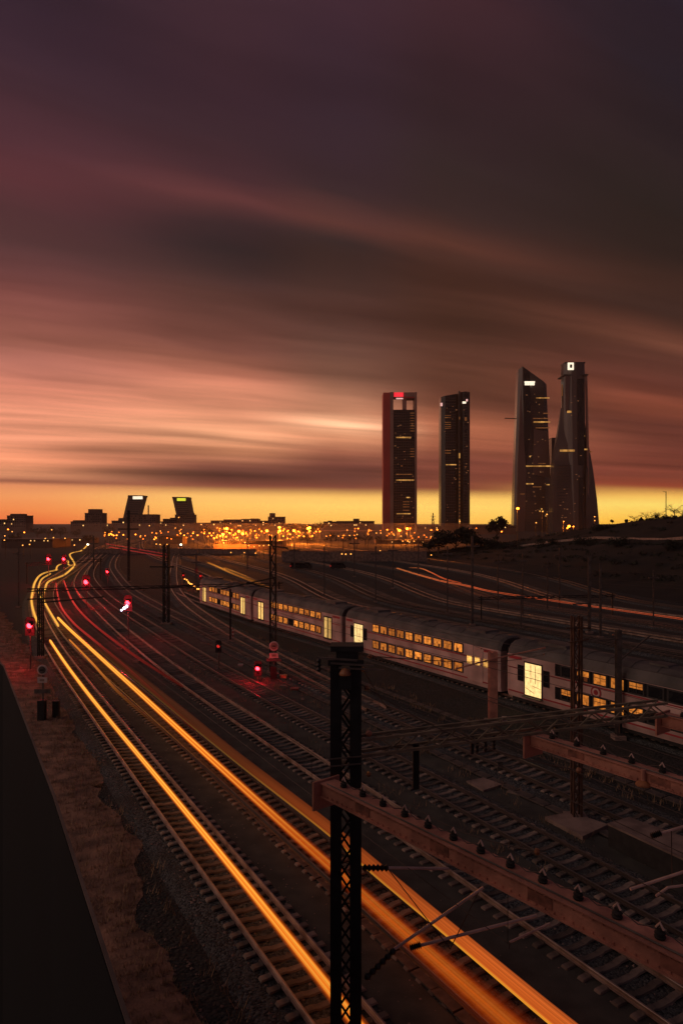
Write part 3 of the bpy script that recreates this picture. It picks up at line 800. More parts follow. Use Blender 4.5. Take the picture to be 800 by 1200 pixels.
MB().box(-.34, .40, -.28, .28, mtop-.12, mtop).build('cap_plate', M['darksteel'], t)
MB().box(-.22, .28, -.2, .2, mtop-.30, mtop-.12).build('head_box', M['darksteel'], t)
for z, x0, x1 in ((mtop-.24,-.62,.25),(mtop-.36,-.34,.62),(mtop-.46,-.16,.85)):
    MB().bar((x0,-.34,z),(x1,-.34,z-.06),.05,.04).build('crossarm', M['oldsteel'], t)
insulator(t, (-.60,-.34,mtop-.26), (-.60,-.34,mtop-.55), .06, M['black'], 3)
MB().lathe((-.02,-.36,mtop-.60), [(.02,.14),(.08,.10),(.13,.02),(.13,-.02),(.05,-.04)], 14).build('insulator_dome', M['ceramic'], t)
MB().box(-.15, .12, -.34, -.22, mtop-.95, mtop-.64).build('junction_box', M['darksteel'], t)
for v in (884.5, 893):
    z = H-(v-V0)*mY/F
    MB().bar((-.36,-.29,z),(.38,-.29,z+.07),.028).build('clamp_rod', M['oldsteel'], t)

# olive gantry truss from the mast to the right
A0, B0 = Vector((.80, 15.95, 8.32)), Vector((9.1, 19.4, 8.22))
t = thing('gantry_beam', 'slim olive truss beam reaching right from the central lattice mast', 'gantry', A0)
e = (B0-A0); L = e.length; dr_ = e.normalized(); nr_ = Vector((dr_.y, -dr_.x, 0)).normalized()
th_, tw_ = .36, .34
def G_(s, a, b): return dr_*s+nr_*(a*tw_/2)+Vector((0,0,b*th_/2))
for a in (-1, 1):
    for b in (-1, 1): MB().bar(G_(-.45,a,b), G_(L,a,b), .062, .062).build('chord', M['greenbeam'], t)
mb = MB(); nb = 17
for i in range(nb):
    s0_, s1_ = L*i/nb, L*(i+1)/nb; q = 1 if i % 2 else -1
    for a in (-1, 1): mb.bar(G_(s0_,a,-q), G_(s1_,a,q), .03, .03)
    for b in (-1, 1): mb.bar(G_(s0_,-q,b*.98), G_(s1_,q,b*.98), .028, .028)
mb.build('bracing', M['greenbeam'], t)
for s in (1.15, 2.75, 4.9, 7.6):
    ln = 1.05 if s == 1.15 else .42
    p = G_(s, -1, -1); MB().bar(p+Vector((0,-.03,.02)), p+Vector((0,-.03,-ln)), .15 if s == 1.15 else .07).build('drop_arm', M['darksteel'], t)
for s in (2.9, 3.15, 3.4, 5.2, 5.4):
    p = G_(s, -1, -1); insulator(t, p+Vector((0,0,-.02)), p+Vector((0,0,-.42)), .055, M['black'], 4)
for s in (-.1,):
    p = G_(s, -1, 1); MB().sphere(p+Vector((0,-.05,.04)), .075, 8, 5).build('bolt_cover', M['rustbeam'], t)

# red-brown box beams that lie along the tracks on the gantry
def red_beam(a, b, w, h, label, spacing, phase=.55, plate=True):
    a, b = Vector(a), Vector(b); b.z = a.z
    t = thing('feeder_beam', label, 'steel beam', a, 0, 'red-brown feeder beams along the tracks')
    e = b-a; L = e.length; d_ = e.normalized(); r_ = Vector((d_.y, -d_.x, 0))
    up = Vector((0,0,1))
    # hollow channel: web, flanges
    MB().bar(d_*.05-up*h/2, e-up*h/2, w, h).build('box_section', M['rustbeam'], t)
    MB().bar(d_*.05-up*.012+up*.014, e+up*.002, w+.10, .022).build('top_flange', M['rustbeam'], t)
    MB().bar(d_*.05-up*(h+.012), e-up*(h+.012), w+.10, .022).build('bottom_flange', M['rustbeam'], t)
    st = .9
    while st < -1:
        for q in (-1, 1):
            p = d_*st+r_*q*(w/2+.018)-up*(h/2); MB().bar(p-up*(h/2-.02), p+up*(h/2-.02), .04, .02, up=d_).build('stiffener', M['rustbeam'], t)
        st += 1.35
    bo = MB(); q_ = .25
    while q_ < L:
        for sgn in (-1, 1):
            for hh_ in (-.035, -(h-.035)):
                bo.bar(d_*q_+r_*sgn*(w/2)+up*hh_, d_*q_+r_*sgn*(w/2+.022)+up*hh_, .028)
        q_ += .16
    tag(bo.build('bolt_head', M['rustbeam'], t), kind='stuff')
    q_ = 1.4
    while q_ < L:
        for sgn in (-1, 1): MB().bar(d_*(q_-.22)+r_*sgn*(w/2+.007)-up*h*.5, d_*(q_+.22)+r_*sgn*(w/2+.007)-up*h*.5, .012, h*.62).build('splice_plate', M['rustdark'], t)
        q_ += 2.1
    if plate:
        MB().bar(-r_*.36-up*.26, r_*.36-up*.26, .05, .62, up=(0,0,1)).build('end_plate', M['rustbeam'], t)
        MB().lathe(-d_*.03-up*.2, [(.02,-.06),(.09,-.05),(.09,.05),(.02,.06)], 12, 'y').build('pulley', M['oldsteel'], t)
    s = phase; tops = []
    while s < L:
        p = d_*s-r_*(w*.18)+up*.02
        iso = MB().lathe(p, [(.07,0),(.08,.025),(.05,.045),(.072,.06),(.072,.08),(.04,.10),(.04,.125)], 12).build('pin_insulator', M['bogie'], t)
        top = p+up*.125
        MB().tube([top+d_*.055, top+up*.085, top-d_*.055], .017, 5).build('hook', M['rod'], iso)
        tops.append(top+up*.02); s += spacing
    MB().tube([p-up*(.10 if i % 2 else .0) for i, p in enumerate([q for a_, b_ in zip(tops, tops[1:]) for q in (a_, (a_+b_)/2)])], .010, 4).build('cable', M['wire'], t)
    MB().tube([q+r_*(w*.42)+up*.02 for q in (d_*.2, d_*L*.5+up*.03, d_*L)], .016, 5).build('conduit', M['oldsteel'], t)
    return t
b1a = Q(382, 915, 15.0); b1b = P(800, 1117, b1a.z); b1b = b1a+(b1b-b1a)*1.45
red_beam(b1a, b1b, .30, .27, 'long red-brown beam crossing in front of the mast, lined with black insulators', .62)
b2a = Q(624, 860, 17.6); b2b = P(800, 915, b2a.z); b2b = b2a+(b2b-b2a)*1.8
red_beam(b2a, b2b, .30, .24, 'second red-brown beam, resting on the middle of the olive gantry', .72)
b3a = Q(776, 836, 19.6); b3b = b3a+(b2b-b2a)
red_beam(b3a, b3b, .30, .30, 'short stub of red-brown beam at the right picture edge, on the far end of the olive gantry', .75)
t = thing('hanging_insulator', 'small orange insulator bell hanging under the second red-brown beam', 'insulator', Q(753, 915, 14.9))
MB().tube([(0,0,.25),(0,0,0)], .05, 8).build('hanger', M['rustbeam'], t)
MB().lathe((0,0,-.06), [(.03,.08),(.09,.05),(.16,-.01),(.16,-.04),(.04,-.06)], 14).build('bell', M['ceramic'], t)

# tubular cantilever arms
def arm(name_label, Y, segs, insul, extra=()):
    first = Q(segs[0][0], segs[0][1], Y)
    t = thing('cantilever_arm', name_label, 'cantilever', first)
    for u0, v0, y0, u1, v1, y1, r_ in segs_expand(segs, Y):
        MB().tube([Q(u0,v0,y0)-first, Q(u1,v1,y1)-first], r_, 8).build('tube', M['rod'], t)
    for (u0, v0, u1, v1, y_) in insul:
        insulator(t, Q(u0,v0,y_)-first, Q(u1,v1,y_)-first, .085, M['black'], 6)
    for (u0, v0, u1, v1, y_) in extra:
        MB().tube([Q(u0,v0,y_)-first, Q(u1,v1,y_)-first], .012, 5).build('stay_wire', M['wire'], t)
    return t
def segs_expand(segs, Y): return [(s[0],s[1],s[4],s[2],s[3],s[5],s[6]) for s in segs]
arm('set of pale tubular arms crossing over the orange band beside the central mast', 15.6,
    [(454,1017,525,1018,15.5,15.9,.035),(462,1112,566,1040,15.3,15.9,.034),(480,1111,628,1073,15.3,16.2,.036),(597,1104,644,1082,15.9,16.3,.026)],
    [(425,1017,455,1017,15.5),(428,1147,463,1112,15.3),(480,1111,493,1107,15.3)],
    [(455,1019,527,1112,15.5),(527,1112,560,1046,15.6),(597,1104,596,1112,15.9)])
arm('two short pale tubes entering from the right picture edge beside a thin dark post', 16.5,
    [(738,1042,830,1012,16.4,16.9,.036),(768,1050,782,1040,16.3,16.4,.03),(782,1040,830,1034,16.4,16.7,.03),(772,977,840,957,17.0,17.4,.036)],
    [(762,980,774,976,17.0)], [(786,974,787,1040,16.8)])

# other masts of the yard
def lattice_mast(u, vt, vb, wpx, label, m='oldsteel', arms=(), dp=None, group=None):
    b = P(u, vb, 0); Y = b.y; h = H-(vt-V0)*Y/F; w = px(wpx, Y)
    t = thing('lattice_mast', label, 'catenary mast', b, 0, group)
    lattice_parts(t, w, dp or w, h, M[m], max(.5, w*1.1), max(.07, w*.2))
    MB().box(-w/2-.25, w/2+.25, -w/2-.25, w/2+.25, 0, .28).build('footing', M['concrete'], t)
    for (du, v0, du1, v1) in arms:
        MB().bar(Q(u+du,v0,Y)-b+Vector((0,-w/2-.03,0)), Q(u+du1,v1,Y)-b+Vector((0,-w/2-.03,0)), px(1.6,Y), px(1.6,Y)).build('crossarm', M[m], t)
    return t
def post(u, vt, vb, wpx, label, m='oldsteel', arms=(), group=None):
    b = P(u, vb, 0); Y = b.y; h = H-(vt-V0)*Y/F; w = px(wpx, Y)
    t = thing('catenary_mast', label, 'catenary mast', b, 0, group)
    mb = MB(); mb.box(-w/2,w/2,-w*.5,-w*.38,0,h); mb.box(-w/2,w/2,w*.38,w*.5,0,h); mb.box(-w*.09,w*.09,-w*.38,w*.38,0,h)
    mb.build('column', M[m], t)
    MB().box(-w/2-.2, w/2+.2, -w/2-.2, w/2+.2, 0, .25).build('footing', M['concrete'], t)
    for (du, v0, du1, v1) in arms:
        MB().bar(Q(u+du,v0,Y)-b+Vector((0,-w*.55,0)), Q(u+du1,v1,Y)-b+Vector((0,-w*.55,0)), px(1.5,Y), px(1.5,Y)).build('crossarm', M[m], t)
    return t
lattice_mast(675, 722, 963, 11, 'rust-brown lattice mast on a concrete slab, in front of the nearest carriage', 'railside', [(-14,735,14,735),(-10,752,12,748)])
post(577, 764, 848, 9.5, 'short stout reddish post beside the gap between the two nearest carriages', 'rustbeam', [(-45,783,0,771),(0,771,60,758)])
post(724, 738, 866, 6, 'slender post with a slanting stay in front of the nearest carriage', 'oldsteel', [(2,772,36,744),(0,748,-60,752)])
lattice_mast(320, 627, 790, 8, 'tall dark lattice mast in front of the standing train, above a round signal disc', 'darksteel', [(-60,690,4,676),(-30,682,0,690),(0,640,18,642)])
lattice_mast(195, 638, 732, 7, 'dark lattice mast standing among the middle tracks, right of the bluish signal', 'darksteel', [(-18,664,10,664),(-40,690,30,686)])
post(151, 598, 682, 2.3, 'thin tall dark mast rising in front of the left leaning tower', 'darksteel', [(-12,620,12,620)])
lattice_mast(48, 690, 772, 6, 'lattice mast at far left, standing where the golden streaks bend', 'darksteel', [(-14,702,22,700),(0,706,75,699)])
post(553, 628, 733, 2.4, 'thin mast behind the standing train below the second tower', 'oldsteel', [(-8,640,8,640)])
post(270, 690, 752, 2, 'thin pole in front of the farthest carriage', 'darksteel')
post(690, 652, 742, 3, 'mast crossed by the red streak, left one of a close pair', 'oldsteel', [(-20,708,18,705)])
post(703, 660, 748, 2.2, 'mast crossed by the red streak, right one of a close pair', 'oldsteel')
for u, vt, vb, lb in ((524,640,720,'thin pole beyond the train just right of the second tower'),(583,650,716,'thin pole at the foot of the hill below the small round tree'),(612,648,722,'thin pole at the foot of the hill below the pointed glass tower'),
                      (641,655,716,'thin pole below the gap between the two right towers'),(655,642,714,'thin pole below the rightmost tower'),(610,690,737,'short pole between the empty sidings'),(765,668,736,'thin pole near the right edge below the dark hill'),
                      (440,640,706,'thin pole beyond the train left of the first tower'),(460,636,690,'thin pole under the first tower'),(380,640,700,'thin pole in the middle of the yard beyond the farthest carriage'),(345,636,668,'thin pole beside the parked van'),
                      (230,650,694,'thin pole beside the dotted yellow lights'),(110,628,668,'thin pole behind the golden streaks at far left'),(22,640,712,'thin pole at the far left edge'),(290,628,668,'thin pole in front of the orange-lit warehouse'),(415,628,676,'thin pole below the parked cars'),(490,632,676,'thin pole at the left end of the red streak')):
    post(u, vt, vb, 1.3, lb, 'oldsteel', [(-6,vt+9,6,vt+9)])

# far gantry across the left tracks
def span(u0, v0, Y0, u1, v1, Y1, hpx, label, legs=()):
    a, b = Q(u0,v0,Y0), Q(u1,v1,Y1)
    t = thing('gantry', label, 'gantry', (a.x, a.y, 0)); o = Vector((a.x, a.y, 0)); hh = px(hpx, Y0)
    a, b = a-o, b-o
    for k_ in (0, 1):
        MB().bar(a+Vector((0,0,-hh*k_)), b+Vector((0,0,-hh*k_)), .10, .10).build('chord', M['darksteel'], t)
    mb = MB(); n_ = 22
    for i in range(n_):
        p, q = a.lerp(b, i/n_), a.lerp(b, (i+1)/n_); z = Vector((0,0,-hh))
        mb.bar(p+(z if i % 2 else z*0), q+(z*0 if i % 2 else z), .07)
    mb.build('bracing', M['darksteel'], t)
    for s_ in legs:
        p = a.lerp(b, s_); MB().bar((p.x,p.y,0),(p.x,p.y,p.z+.2), .16).build('leg', M['darksteel'], t)
    return t
span(32, 690, 79, 332, 683, 97, 3.2, 'long dark gantry beam spanning the left tracks in the distance', (.98,))
span(30, 660, 150, 120, 655, 160, 3, 'far dark gantry carrying the two red signals at the bend', (0.02, .98))
span(560, 700, 92, 720, 697, 99, 2.5, 'dark gantry beyond the train, crossing the red light streak', (0.02, .98))

# overhead wires
for key, y1, lb in (('L1',110,'thin overhead wire above the leftmost track'),('T4',120,'thin overhead wire above the dark-railed track'),('T5',120,'thin overhead wire above the track below the train'),('T7',130,'thin overhead wire above the standing train'),('B1',150,'thin overhead wire beyond the standing train'),('L2',110,'thin overhead wire above the golden streaks'),('T3',110,'thin overhead wire above the third track from the left'),('B3',150,'thin overhead wire in the middle of the empty sidings'),('B5',170,'thin overhead wire near the red light streak')):
    pth = [p for p in TR[key] if 12 < p.y < y1][::4]
    if len(pth) < 3: continue
    o = pth[0].copy(); t = thing('overhead_wire', lb, 'wire', o)
    dr = MB()
    for i, p in enumerate(pth[::2]): dr.tube([p-o+Vector((0,0,5.6)), p-o+Vector((0,0,6.62))], .008, 3)
    dr.build('dropper', M['wire'], t)
    for z in (5.6, 6.6):
        MB().tube([p-o+Vector((0,0,z+(0.35*abs(math.sin(i*.35)) if z > 6 else 0))) for i, p in enumerate(pth)], .012, 4).build('wire', M['wire'], t)

for (u0,v0,Y0,u1,v1,Y1,lb) in ((408,767,15.5,640,766,46,'thin cross wire from the central mast head to the stout reddish post'),(420,776,15.5,472,842,38,'pinkish stay wire running down from the central mast head'),(420,800,15.6,690,905,13.5,'thin wire sloping down right from the central mast'),
        (425,902,15.4,640,1000,12.0,'thin wire parallel to the long red-brown beam'),(675,735,30.4,724,748,43,'short cross wire between the lattice mast and the slender post'),(320,640,61.8,577,766,45.8,'long sagging wire from the tall dark mast to the reddish post'),
        (195,664,90,320,642,62,'cross wire between the two dark lattice masts'),(577,768,45.8,724,742,43.5,'cross wire over the nearest carriage')):
    a, b = Q(u0,v0,Y0), Q(u1,v1,Y1); t = thing('stay_wire', lb, 'wire', a)
    MB().tube([(b-a)*f_-Vector((0,0,.35*math.sin(math.pi*f_))) for f_ in (0,.15,.3,.45,.6,.75,.9,1)], .013, 4).build('wire', M['wire'], t)
    for f_ in (.04, .96): p = (b-a)*f_; MB().sphere(p-Vector((0,0,.35*math.sin(math.pi*f_))), .06, 6, 4).build('wire_insulator', M['ceramic'], t)
# ------------------------------------------------------------------ signals
def red_light(t, loc, power):
    l = bpy.data.lights.new('signal_glow', 'POINT'); l.energy = power; l.color = (1.0, .02, .03); l.shadow_soft_size = .12
    o = bpy.data.objects.new('signal_glow', l); COL.objects.link(o); o.parent = t; o.location = loc
def signal(u, v, Y, label, lamp='sigred', power=260, r=.15, post_to=0.0, white=False, heads=2, plate=True):
    c = Q(u, v, Y); b = Vector((c.x, c.y, post_to)); h = c.z-post_to
    t = thing('railway_signal', label, 'signal', b)
    if h > .7: MB().tube([(0,.18,0),(0,.18,h-.3)], .07, 8).build('post', M['oldsteel'], t)
    s = r/.15*.78
    MB().prism([(-.34*s,h-.75*s),(.34*s,h-.75*s),(.34*s,h+.45*s),(.2*s,h+.62*s),(-.2*s,h+.62*s),(-.34*s,h+.45*s)], .05, .16).build('head', M['bogie' if power > 30 else 'black'], t)
    hood = MB(); n_ = 9
    o1 = [(.2*s*math.cos(math.pi*i/(n_-1)), -.28, h+.2*s*math.sin(math.pi*i/(n_-1))) for i in range(n_)]
    o2 = [(x, .05, z) for x, _, z in o1]; o3 = [(x*.9, -.28, h+(z-h)*.9) for x, _, z in o1]; o4 = [(x, .05, z) for x, _, z in o3]
    hood.add(o1+o2+o3+o4, [(i,i+1,i+1+n_,i+n_) for i in range(n_-1)]+[(2*n_+i,3*n_+i,3*n_+i+1,2*n_+i+1) for i in range(n_-1)]+[(i,2*n_+i,2*n_+i+1,i+1) for i in range(n_-1)])
    hood.build('hood', M['black'], t)
    MB().sphere((0,-.02,h), r, 12, 8, (1,.6,1)).build('lamp', M[lamp], t)
    MB().lathe((0,.04,h-.42*s), [(.12*s,-.06),(.12*s,.0),(.02,.02)], 12, 'y').build('unlit_lens', M['glassdark'], t)
    if white:
        for q, (dx_, dz_) in enumerate(((-.05,-.42),(-.32,-.62),(-.62,-.85))):
            MB().sphere((dx_-.05,-.10,h+dz_), .15 if q < 2 else .10, 10, 6).build('position_light', M['sigwhite'], t)
        MB().prism([(-.85,h-1.12),(.2,h-.62),(.2,h-.2),(-.1,h-.2),(-.85,h-.75)], .0, .05).build('position_plate', M['black'], t)
    if power: red_light(t, (0,-.95*max(1,s),h-.25), power*2.2)
    return t
signal(35, 733, 62, 'red signal shining at the far left edge, beside the first lattice mast', power=130, r=.24)
signal(57, 655, 149, 'left one of two red signals on the far gantry at the bend', power=260, r=.33, post_to=1.5)
signal(75, 655, 151, 'right one of two red signals on the far gantry at the bend', power=260, r=.30, post_to=1.5)
signal(101, 682, 106, 'red signal between the curving tracks, just right of the golden streaks', power=260, r=.34)
signal(150, 706, 76, 'red signal with a cluster of bluish white lamps below it', power=200, r=.25, white=True)
signal(126, 670, 131, 'small red signal far down the middle tracks', power=80, r=.19)
for u, v, lb in ((215,674,'lowest of three tiny red signals by the dotted yellow lights'),(230,668,'highest of three tiny red signals by the dotted yellow lights'),(235,674.5,'rightmost of three tiny red signals by the dotted yellow lights')):
    signal(u, v, 138, lb, power=20, r=.16, lamp='sigreddim')
signal(302, 783, 57.5, 'red dwarf signal glowing close to the ground at the foot of the dark lattice mast', power=50, r=.18)
signal(256, 757, 62, 'dim round red signal standing alone left of the lattice mast', lamp='sigreddim', power=0, r=.16)
t = thing('marker_post', 'short pink-red striped marker post below the far end of the train', 'marker post', P(273, 750, 0))
MB().box(-.09, .09, -.05, .05, 0, 1.35).build('post', M['pinkred'], t)
for i in range(3): MB().box(-.095, .095, -.055, .055, .2+i*.42, .36+i*.42).build('band', M['signplate'], t)
def disc_sign(u, v, vb, rpx, label, kind_):
    b = P(u, vb, 0); Y = b.y; h = H-(v-V0)*Y/F; r_ = px(rpx, Y)
    t = thing('disc_signal', label, 'signal', b)
    MB().tube([(0,.1,0),(0,.1,h)], .06, 8).build('post', M['oldsteel'], t)
    MB().lathe((0,0,h), [(r_*.9,.05),(r_,.03),(r_,-.03),(r_*.9,-.05)], 20, 'y').build('disc', M['signplate'], t)
    MB().lathe((0,-.058,h), [(r_*.72,.01),(r_*.72,-.01)], 20, 'y').build('dial', M['concrete'] if kind_ else M['oldsteel'], t)
    MB().box(-r_*.35, r_*.35, -.09, -.07, h-r_*.12, h+r_*.12).build('bar', M['bogie'], t)
    MB().box(-r_*.95, r_*.95, -.05, .03, h-r_*2.5, h-r_*1.45).build('plate', M['signplate'], t)
    MB().box(-r_*.45, r_*.45, -.06, -.05, h-r_*2.2, h-r_*1.75).build('number_panel', M['concrete'], t)
    MB().box(-r_*.7, r_*.6, -.25, .2, 0, h*.42).build('relay_box', M['bogie'] if kind_ else M['black'], t)
    MB().box(-r_*1.5, r_*1.6, -.06, .0, h*.55, h*.63).build('crossbar', M['oldsteel'], t)
    return t
disc_sign(50, 785, 846, 6, 'round pale disc on a post beside the leftmost track, under the far left red signal', 0)
disc_sign(321, 757, 797, 5.6, 'pale pink round disc signal at the foot of the tall dark lattice mast', 1)
def cabinet(u, vb, wpx, hpx, m, label, name='equipment_box'):
    b = P(u, vb, 0); w = px(wpx, b.y); h = px(hpx, b.y)
    t = thing(name, label, 'equipment box', b)
    MB().box(-w/2, w/2, -w*.35, w*.35, 0, h).build('case', M[m], t)
    MB().box(-w/2-.03, w/2+.03, -w*.35-.04, w*.35+.03, h, h+.06).build('lid', M[m], t)
    MB().box(-w*.4, w*.4, -w*.35-.015, -w*.35, h*.15, h*.85).build('door', M[m], t)
    return t
cabinet(332, 796, 8, 4.5, 'orangelit_box', 'small white box with orange light in its colour, right of the pink disc signal')
cabinet(332, 808, 7, 4, 'concrete', 'small grey box below the orange-white one')
cabinet(345, 810, 9, 3, 'pinkred', 'low red box between the tracks left of the central mast')
cabinet(282, 782, 5, 3, 'signplate', 'tiny pale box on the ballast left of the red dwarf signal')
cabinet(160, 778, 7, 3, 'concrete', 'low grey box beside the red-lit rail of the middle tracks')
cabinet(141, 763, 5, 2.5, 'concrete', 'smallest grey box near the bluish signal')
cabinet(66, 842, 7, 20, 'black', 'dark upright cabinet beside the leftmost track')
cabinet(591, 846, 5, 5, 'signplate', 'small pale box with dry weeds at the foot of the reddish post')
cabinet(585, 905, 6, 12, 'oldsteel', 'small grey post box behind the pinkish slab')
def slab(pix, z1, m, label, name='concrete_slab'):
    ps = [P(u, v, z1) for u, v in pix]; b = ps[0].copy(); b.z = 0
    mb = MB(); n_ = len(ps); vs = [p-b for p in ps]; lo_ = [Vector((p.x-b.x, p.y-b.y, 0)) for p in ps]
    mb.add(lo_+vs, [tuple(range(n_, 2*n_)), tuple(range(n_-1, -1, -1))]+[(i, (i+1) % n_, (i+1) % n_+n_, i+n_) for i in range(n_)])
    o = mb.build(name, M[m]); o.location = b; return tag(o, label, 'concrete slab')
slab([(546,915),(566,911),(588,919),(566,926)], .22, 'concrete', 'pinkish square slab lying left between the two right-hand tracks')
slab([(638,957),(668,951),(712,966),(682,980)], .30, 'concrete', 'pinkish slab under the rust-brown lattice mast')
t = slab([(712,967),(736,960),(860,1004),(835,1025)], 1.0, 'bogie', 'long low dark block with a pinkish concrete lid at the right edge', 'concrete_block')  # sides darker than the concrete lid
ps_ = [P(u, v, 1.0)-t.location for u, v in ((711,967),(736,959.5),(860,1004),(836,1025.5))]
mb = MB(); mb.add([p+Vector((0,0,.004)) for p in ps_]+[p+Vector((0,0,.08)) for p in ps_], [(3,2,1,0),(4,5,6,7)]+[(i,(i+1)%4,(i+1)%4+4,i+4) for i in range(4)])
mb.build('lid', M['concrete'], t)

# ------------------------------------------------------------------ streaks of train light hanging above the rails
def trail_mat(name, cross, along, strength, soft=((0,0.0),(.24,.20),(.40,.72),(.5,1.0),(.60,.72),(.76,.20),(1,0.0)), body=((0,1.0),(1,1.0))):
    m = bpy.data.materials.new(name); m.use_nodes = True; t = m.node_tree
    b = t.nodes['Principled BSDF']; b.inputs['Base Color'].default_value = (.02,.012,.008,1); b.inputs['Roughness'].default_value = .9
    b.inputs['Specular IOR Level'].default_value = 0
    uv = t.nodes.new('ShaderNodeUVMap'); uv.uv_map = 'along'; s = t.nodes.new('ShaderNodeSeparateXYZ'); t.links.new(uv.outputs[0], s.inputs[0])
    def rmp(sock, stops):
        r = t.nodes.new('ShaderNodeValToRGB'); cr = r.color_ramp
        for i, (p, c) in enumerate(stops):
            el_ = cr.elements[i] if i < 2 else cr.elements.new(p)
            el_.position = p; el_.color = c if len(c) == 4 else (*c, 1)
        t.links.new(sock, r.inputs['Fac']); return r.outputs['Color']
    cross = sorted(cross, key=lambda q: q[0]); along = sorted(along, key=lambda q: q[0])
    a = rmp(s.outputs[0], cross); c = rmp(s.outputs[1], along)
    mx = t.nodes.new('ShaderNodeMix'); mx.data_type = 'RGBA'; mx.blend_type = 'MULTIPLY'; mx.inputs[0].default_value = 1
    t.links.new(a, mx.inputs[6]); t.links.new(c, mx.inputs[7])
    al = rmp(s.outputs[0], [(p, (q,)*3) for p, q in soft]); al2 = rmp(s.outputs[1], [(p, (q,)*3) for p, q in body])
    ma = t.nodes.new('ShaderNodeMath'); ma.operation = 'MULTIPLY'; t.links.new(al, ma.inputs[0]); t.links.new(al2, ma.inputs[1])
    t.links.new(ma.outputs[0], b.inputs['Alpha'])
    # fine lines along the streak, one per lamp that passed
    vx = t.nodes.new('ShaderNodeCombineXYZ'); m1_ = t.nodes.new('ShaderNodeMath'); m1_.operation = 'MULTIPLY'; m1_.inputs[1].default_value = 14
    t.links.new(s.outputs[0], m1_.inputs[0]); t.links.new(m1_.outputs[0], vx.inputs[0])
    m2_ = t.nodes.new('ShaderNodeMath'); m2_.operation = 'MULTIPLY'; m2_.inputs[1].default_value = 2.5
    t.links.new(s.outputs[1], m2_.inputs[0]); t.links.new(m2_.outputs[0], vx.inputs[1])
    nz = t.nodes.new('ShaderNodeTexNoise'); nz.inputs['Scale'].default_value = 1.0; nz.inputs['Detail'].default_value = 3; t.links.new(vx.outputs[0], nz.inputs['Vector'])
    mp = t.nodes.new('ShaderNodeMapRange'); mp.inputs['From Min'].default_value = .3; mp.inputs['From Max'].default_value = .7; mp.inputs['To Min'].default_value = strength*.62; mp.inputs['To Max'].default_value = strength*1.38
    t.links.new(nz.outputs['Fac'], mp.inputs['Value']); t.links.new(mp.outputs['Result'], b.inputs['Emission Strength'])
    t.links.new(mx.outputs[2], b.inputs['Emission Color'])
    return m
def trail(label, pix, z, m, flat=.45, widths=None, edges=None, it=4):
    if widths and len(widths) >= 11 and it == 4: it = 160
    """pix: near-to-far pixels of the middle line; widths: lateral metres at each"""
    if edges:
        lo_, up_ = edges; A = [P(u,v,z) for u, v in lo_]; B = [P(u,v,z) for u, v in up_]
        a, b = spline(A, .5, it), spline(B, .5, it); n_ = 90
        a = [a[int(i/(n_-1)*(len(a)-1))] for i in range(n_)]; b = [b[int(i/(n_-1)*(len(b)-1))] for i in range(n_)]
        mid = [(p+q)/2 for p, q in zip(a, b)]; wd = []
        for i, (p, q) in enumerate(zip(a, b)):
            d_ = (mid[min(i+1,n_-1)]-mid[max(i-1,0)]).normalized(); r_ = Vector((d_.y,-d_.x,0)); wd.append(max(.05, abs((q-p).dot(r_))))
    else:
        pts = [P(u,v,z) for u, v in pix]; mid = spline(pts, .8, it)
        t_ = [0.0]
        for p, q in zip(pts, pts[1:]): t_.append(t_[-1]+(q-p).length)
        wd = []; L = t_[-1]
        for i in range(len(mid)):
            s = L*i/(len(mid)-1); j = max(k_ for k_ in range(len(t_)-1) if t_[k_] <= s+1e-6)
            f_ = (s-t_[j])/(t_[j+1]-t_[j]); wd.append(widths[j]+(widths[j+1]-widths[j])*min(1,f_))
    o0 = mid[0].copy(); N = 12; vs = []; uvs = []; m_ = len(mid)
    for i, p in enumerate(mid):
        d_ = (mid[min(i+1,m_-1)]-mid[max(i-1,0)]).normalized(); r_ = Vector((d_.y,-d_.x,0))
        w = wd[i]/2
        if i == 0 or i == m_-1: w *= .45
        for j in range(N):
            a = 2*math.pi*j/N
            vs.append(p-o0+r_*(w*math.cos(a))+Vector((0,0,min(w, .25)*flat*math.sin(a)))); uvs.append((.5+.5*math.cos(a), i/(m_-1)))
    mb = MB(); fs = [(i*N+j, i*N+(j+1) % N, (i+1)*N+(j+1) % N, (i+1)*N+j) for i in range(m_-1) for j in range(N)]
    fs += [tuple(range(N)), tuple(range((m_-1)*N, m_*N))]
    mb.add(vs, fs); me = mb.mesh('light_streak', m); ul = me.uv_layers.new(name='along')
    for l in me.loops: ul.data[l.index].uv = uvs[l.vertex_index]
    me.polygons.foreach_set('use_smooth', [True]*len(me.polygons))
    o = bpy.data.objects.new('light_streak', me); COL.objects.link(o); o.location = o0
    return tag(o, label, 'light streak', 'streaks of passing train lights')
W1 = (1,1,1)
gold = [(0.0,(.5,.08,.006)),(.30,(.8,.17,.012)),(.43,(1,.42,.05)),(.5,(1,.56,.10)),(.57,(1,.42,.05)),(.70,(.8,.17,.012)),(1,(.5,.08,.006))]
goldf = [(0,(.50,.10,.012)),(.3,(1,.46,.07)),(.7,(1,.46,.07)),(1,(.50,.10,.012))]
m1 = trail_mat('gold_streak', gold, [(0,(.62,.42,.3)),(.22,(.85,.66,.5)),(.6,(1,1,1)),(1,(1,1,1))], 1.5)
m2 = trail_mat('gold_streak_broad', gold, [(0,(.50,.20,.12)),(.16,(.62,.30,.18)),(.36,(.95,.70,.55)),(.58,(1,1,1)),(1,(1,1,1))], 1.6, body=((0,.30),(.12,.42),(.3,.85),(1,1.0)))
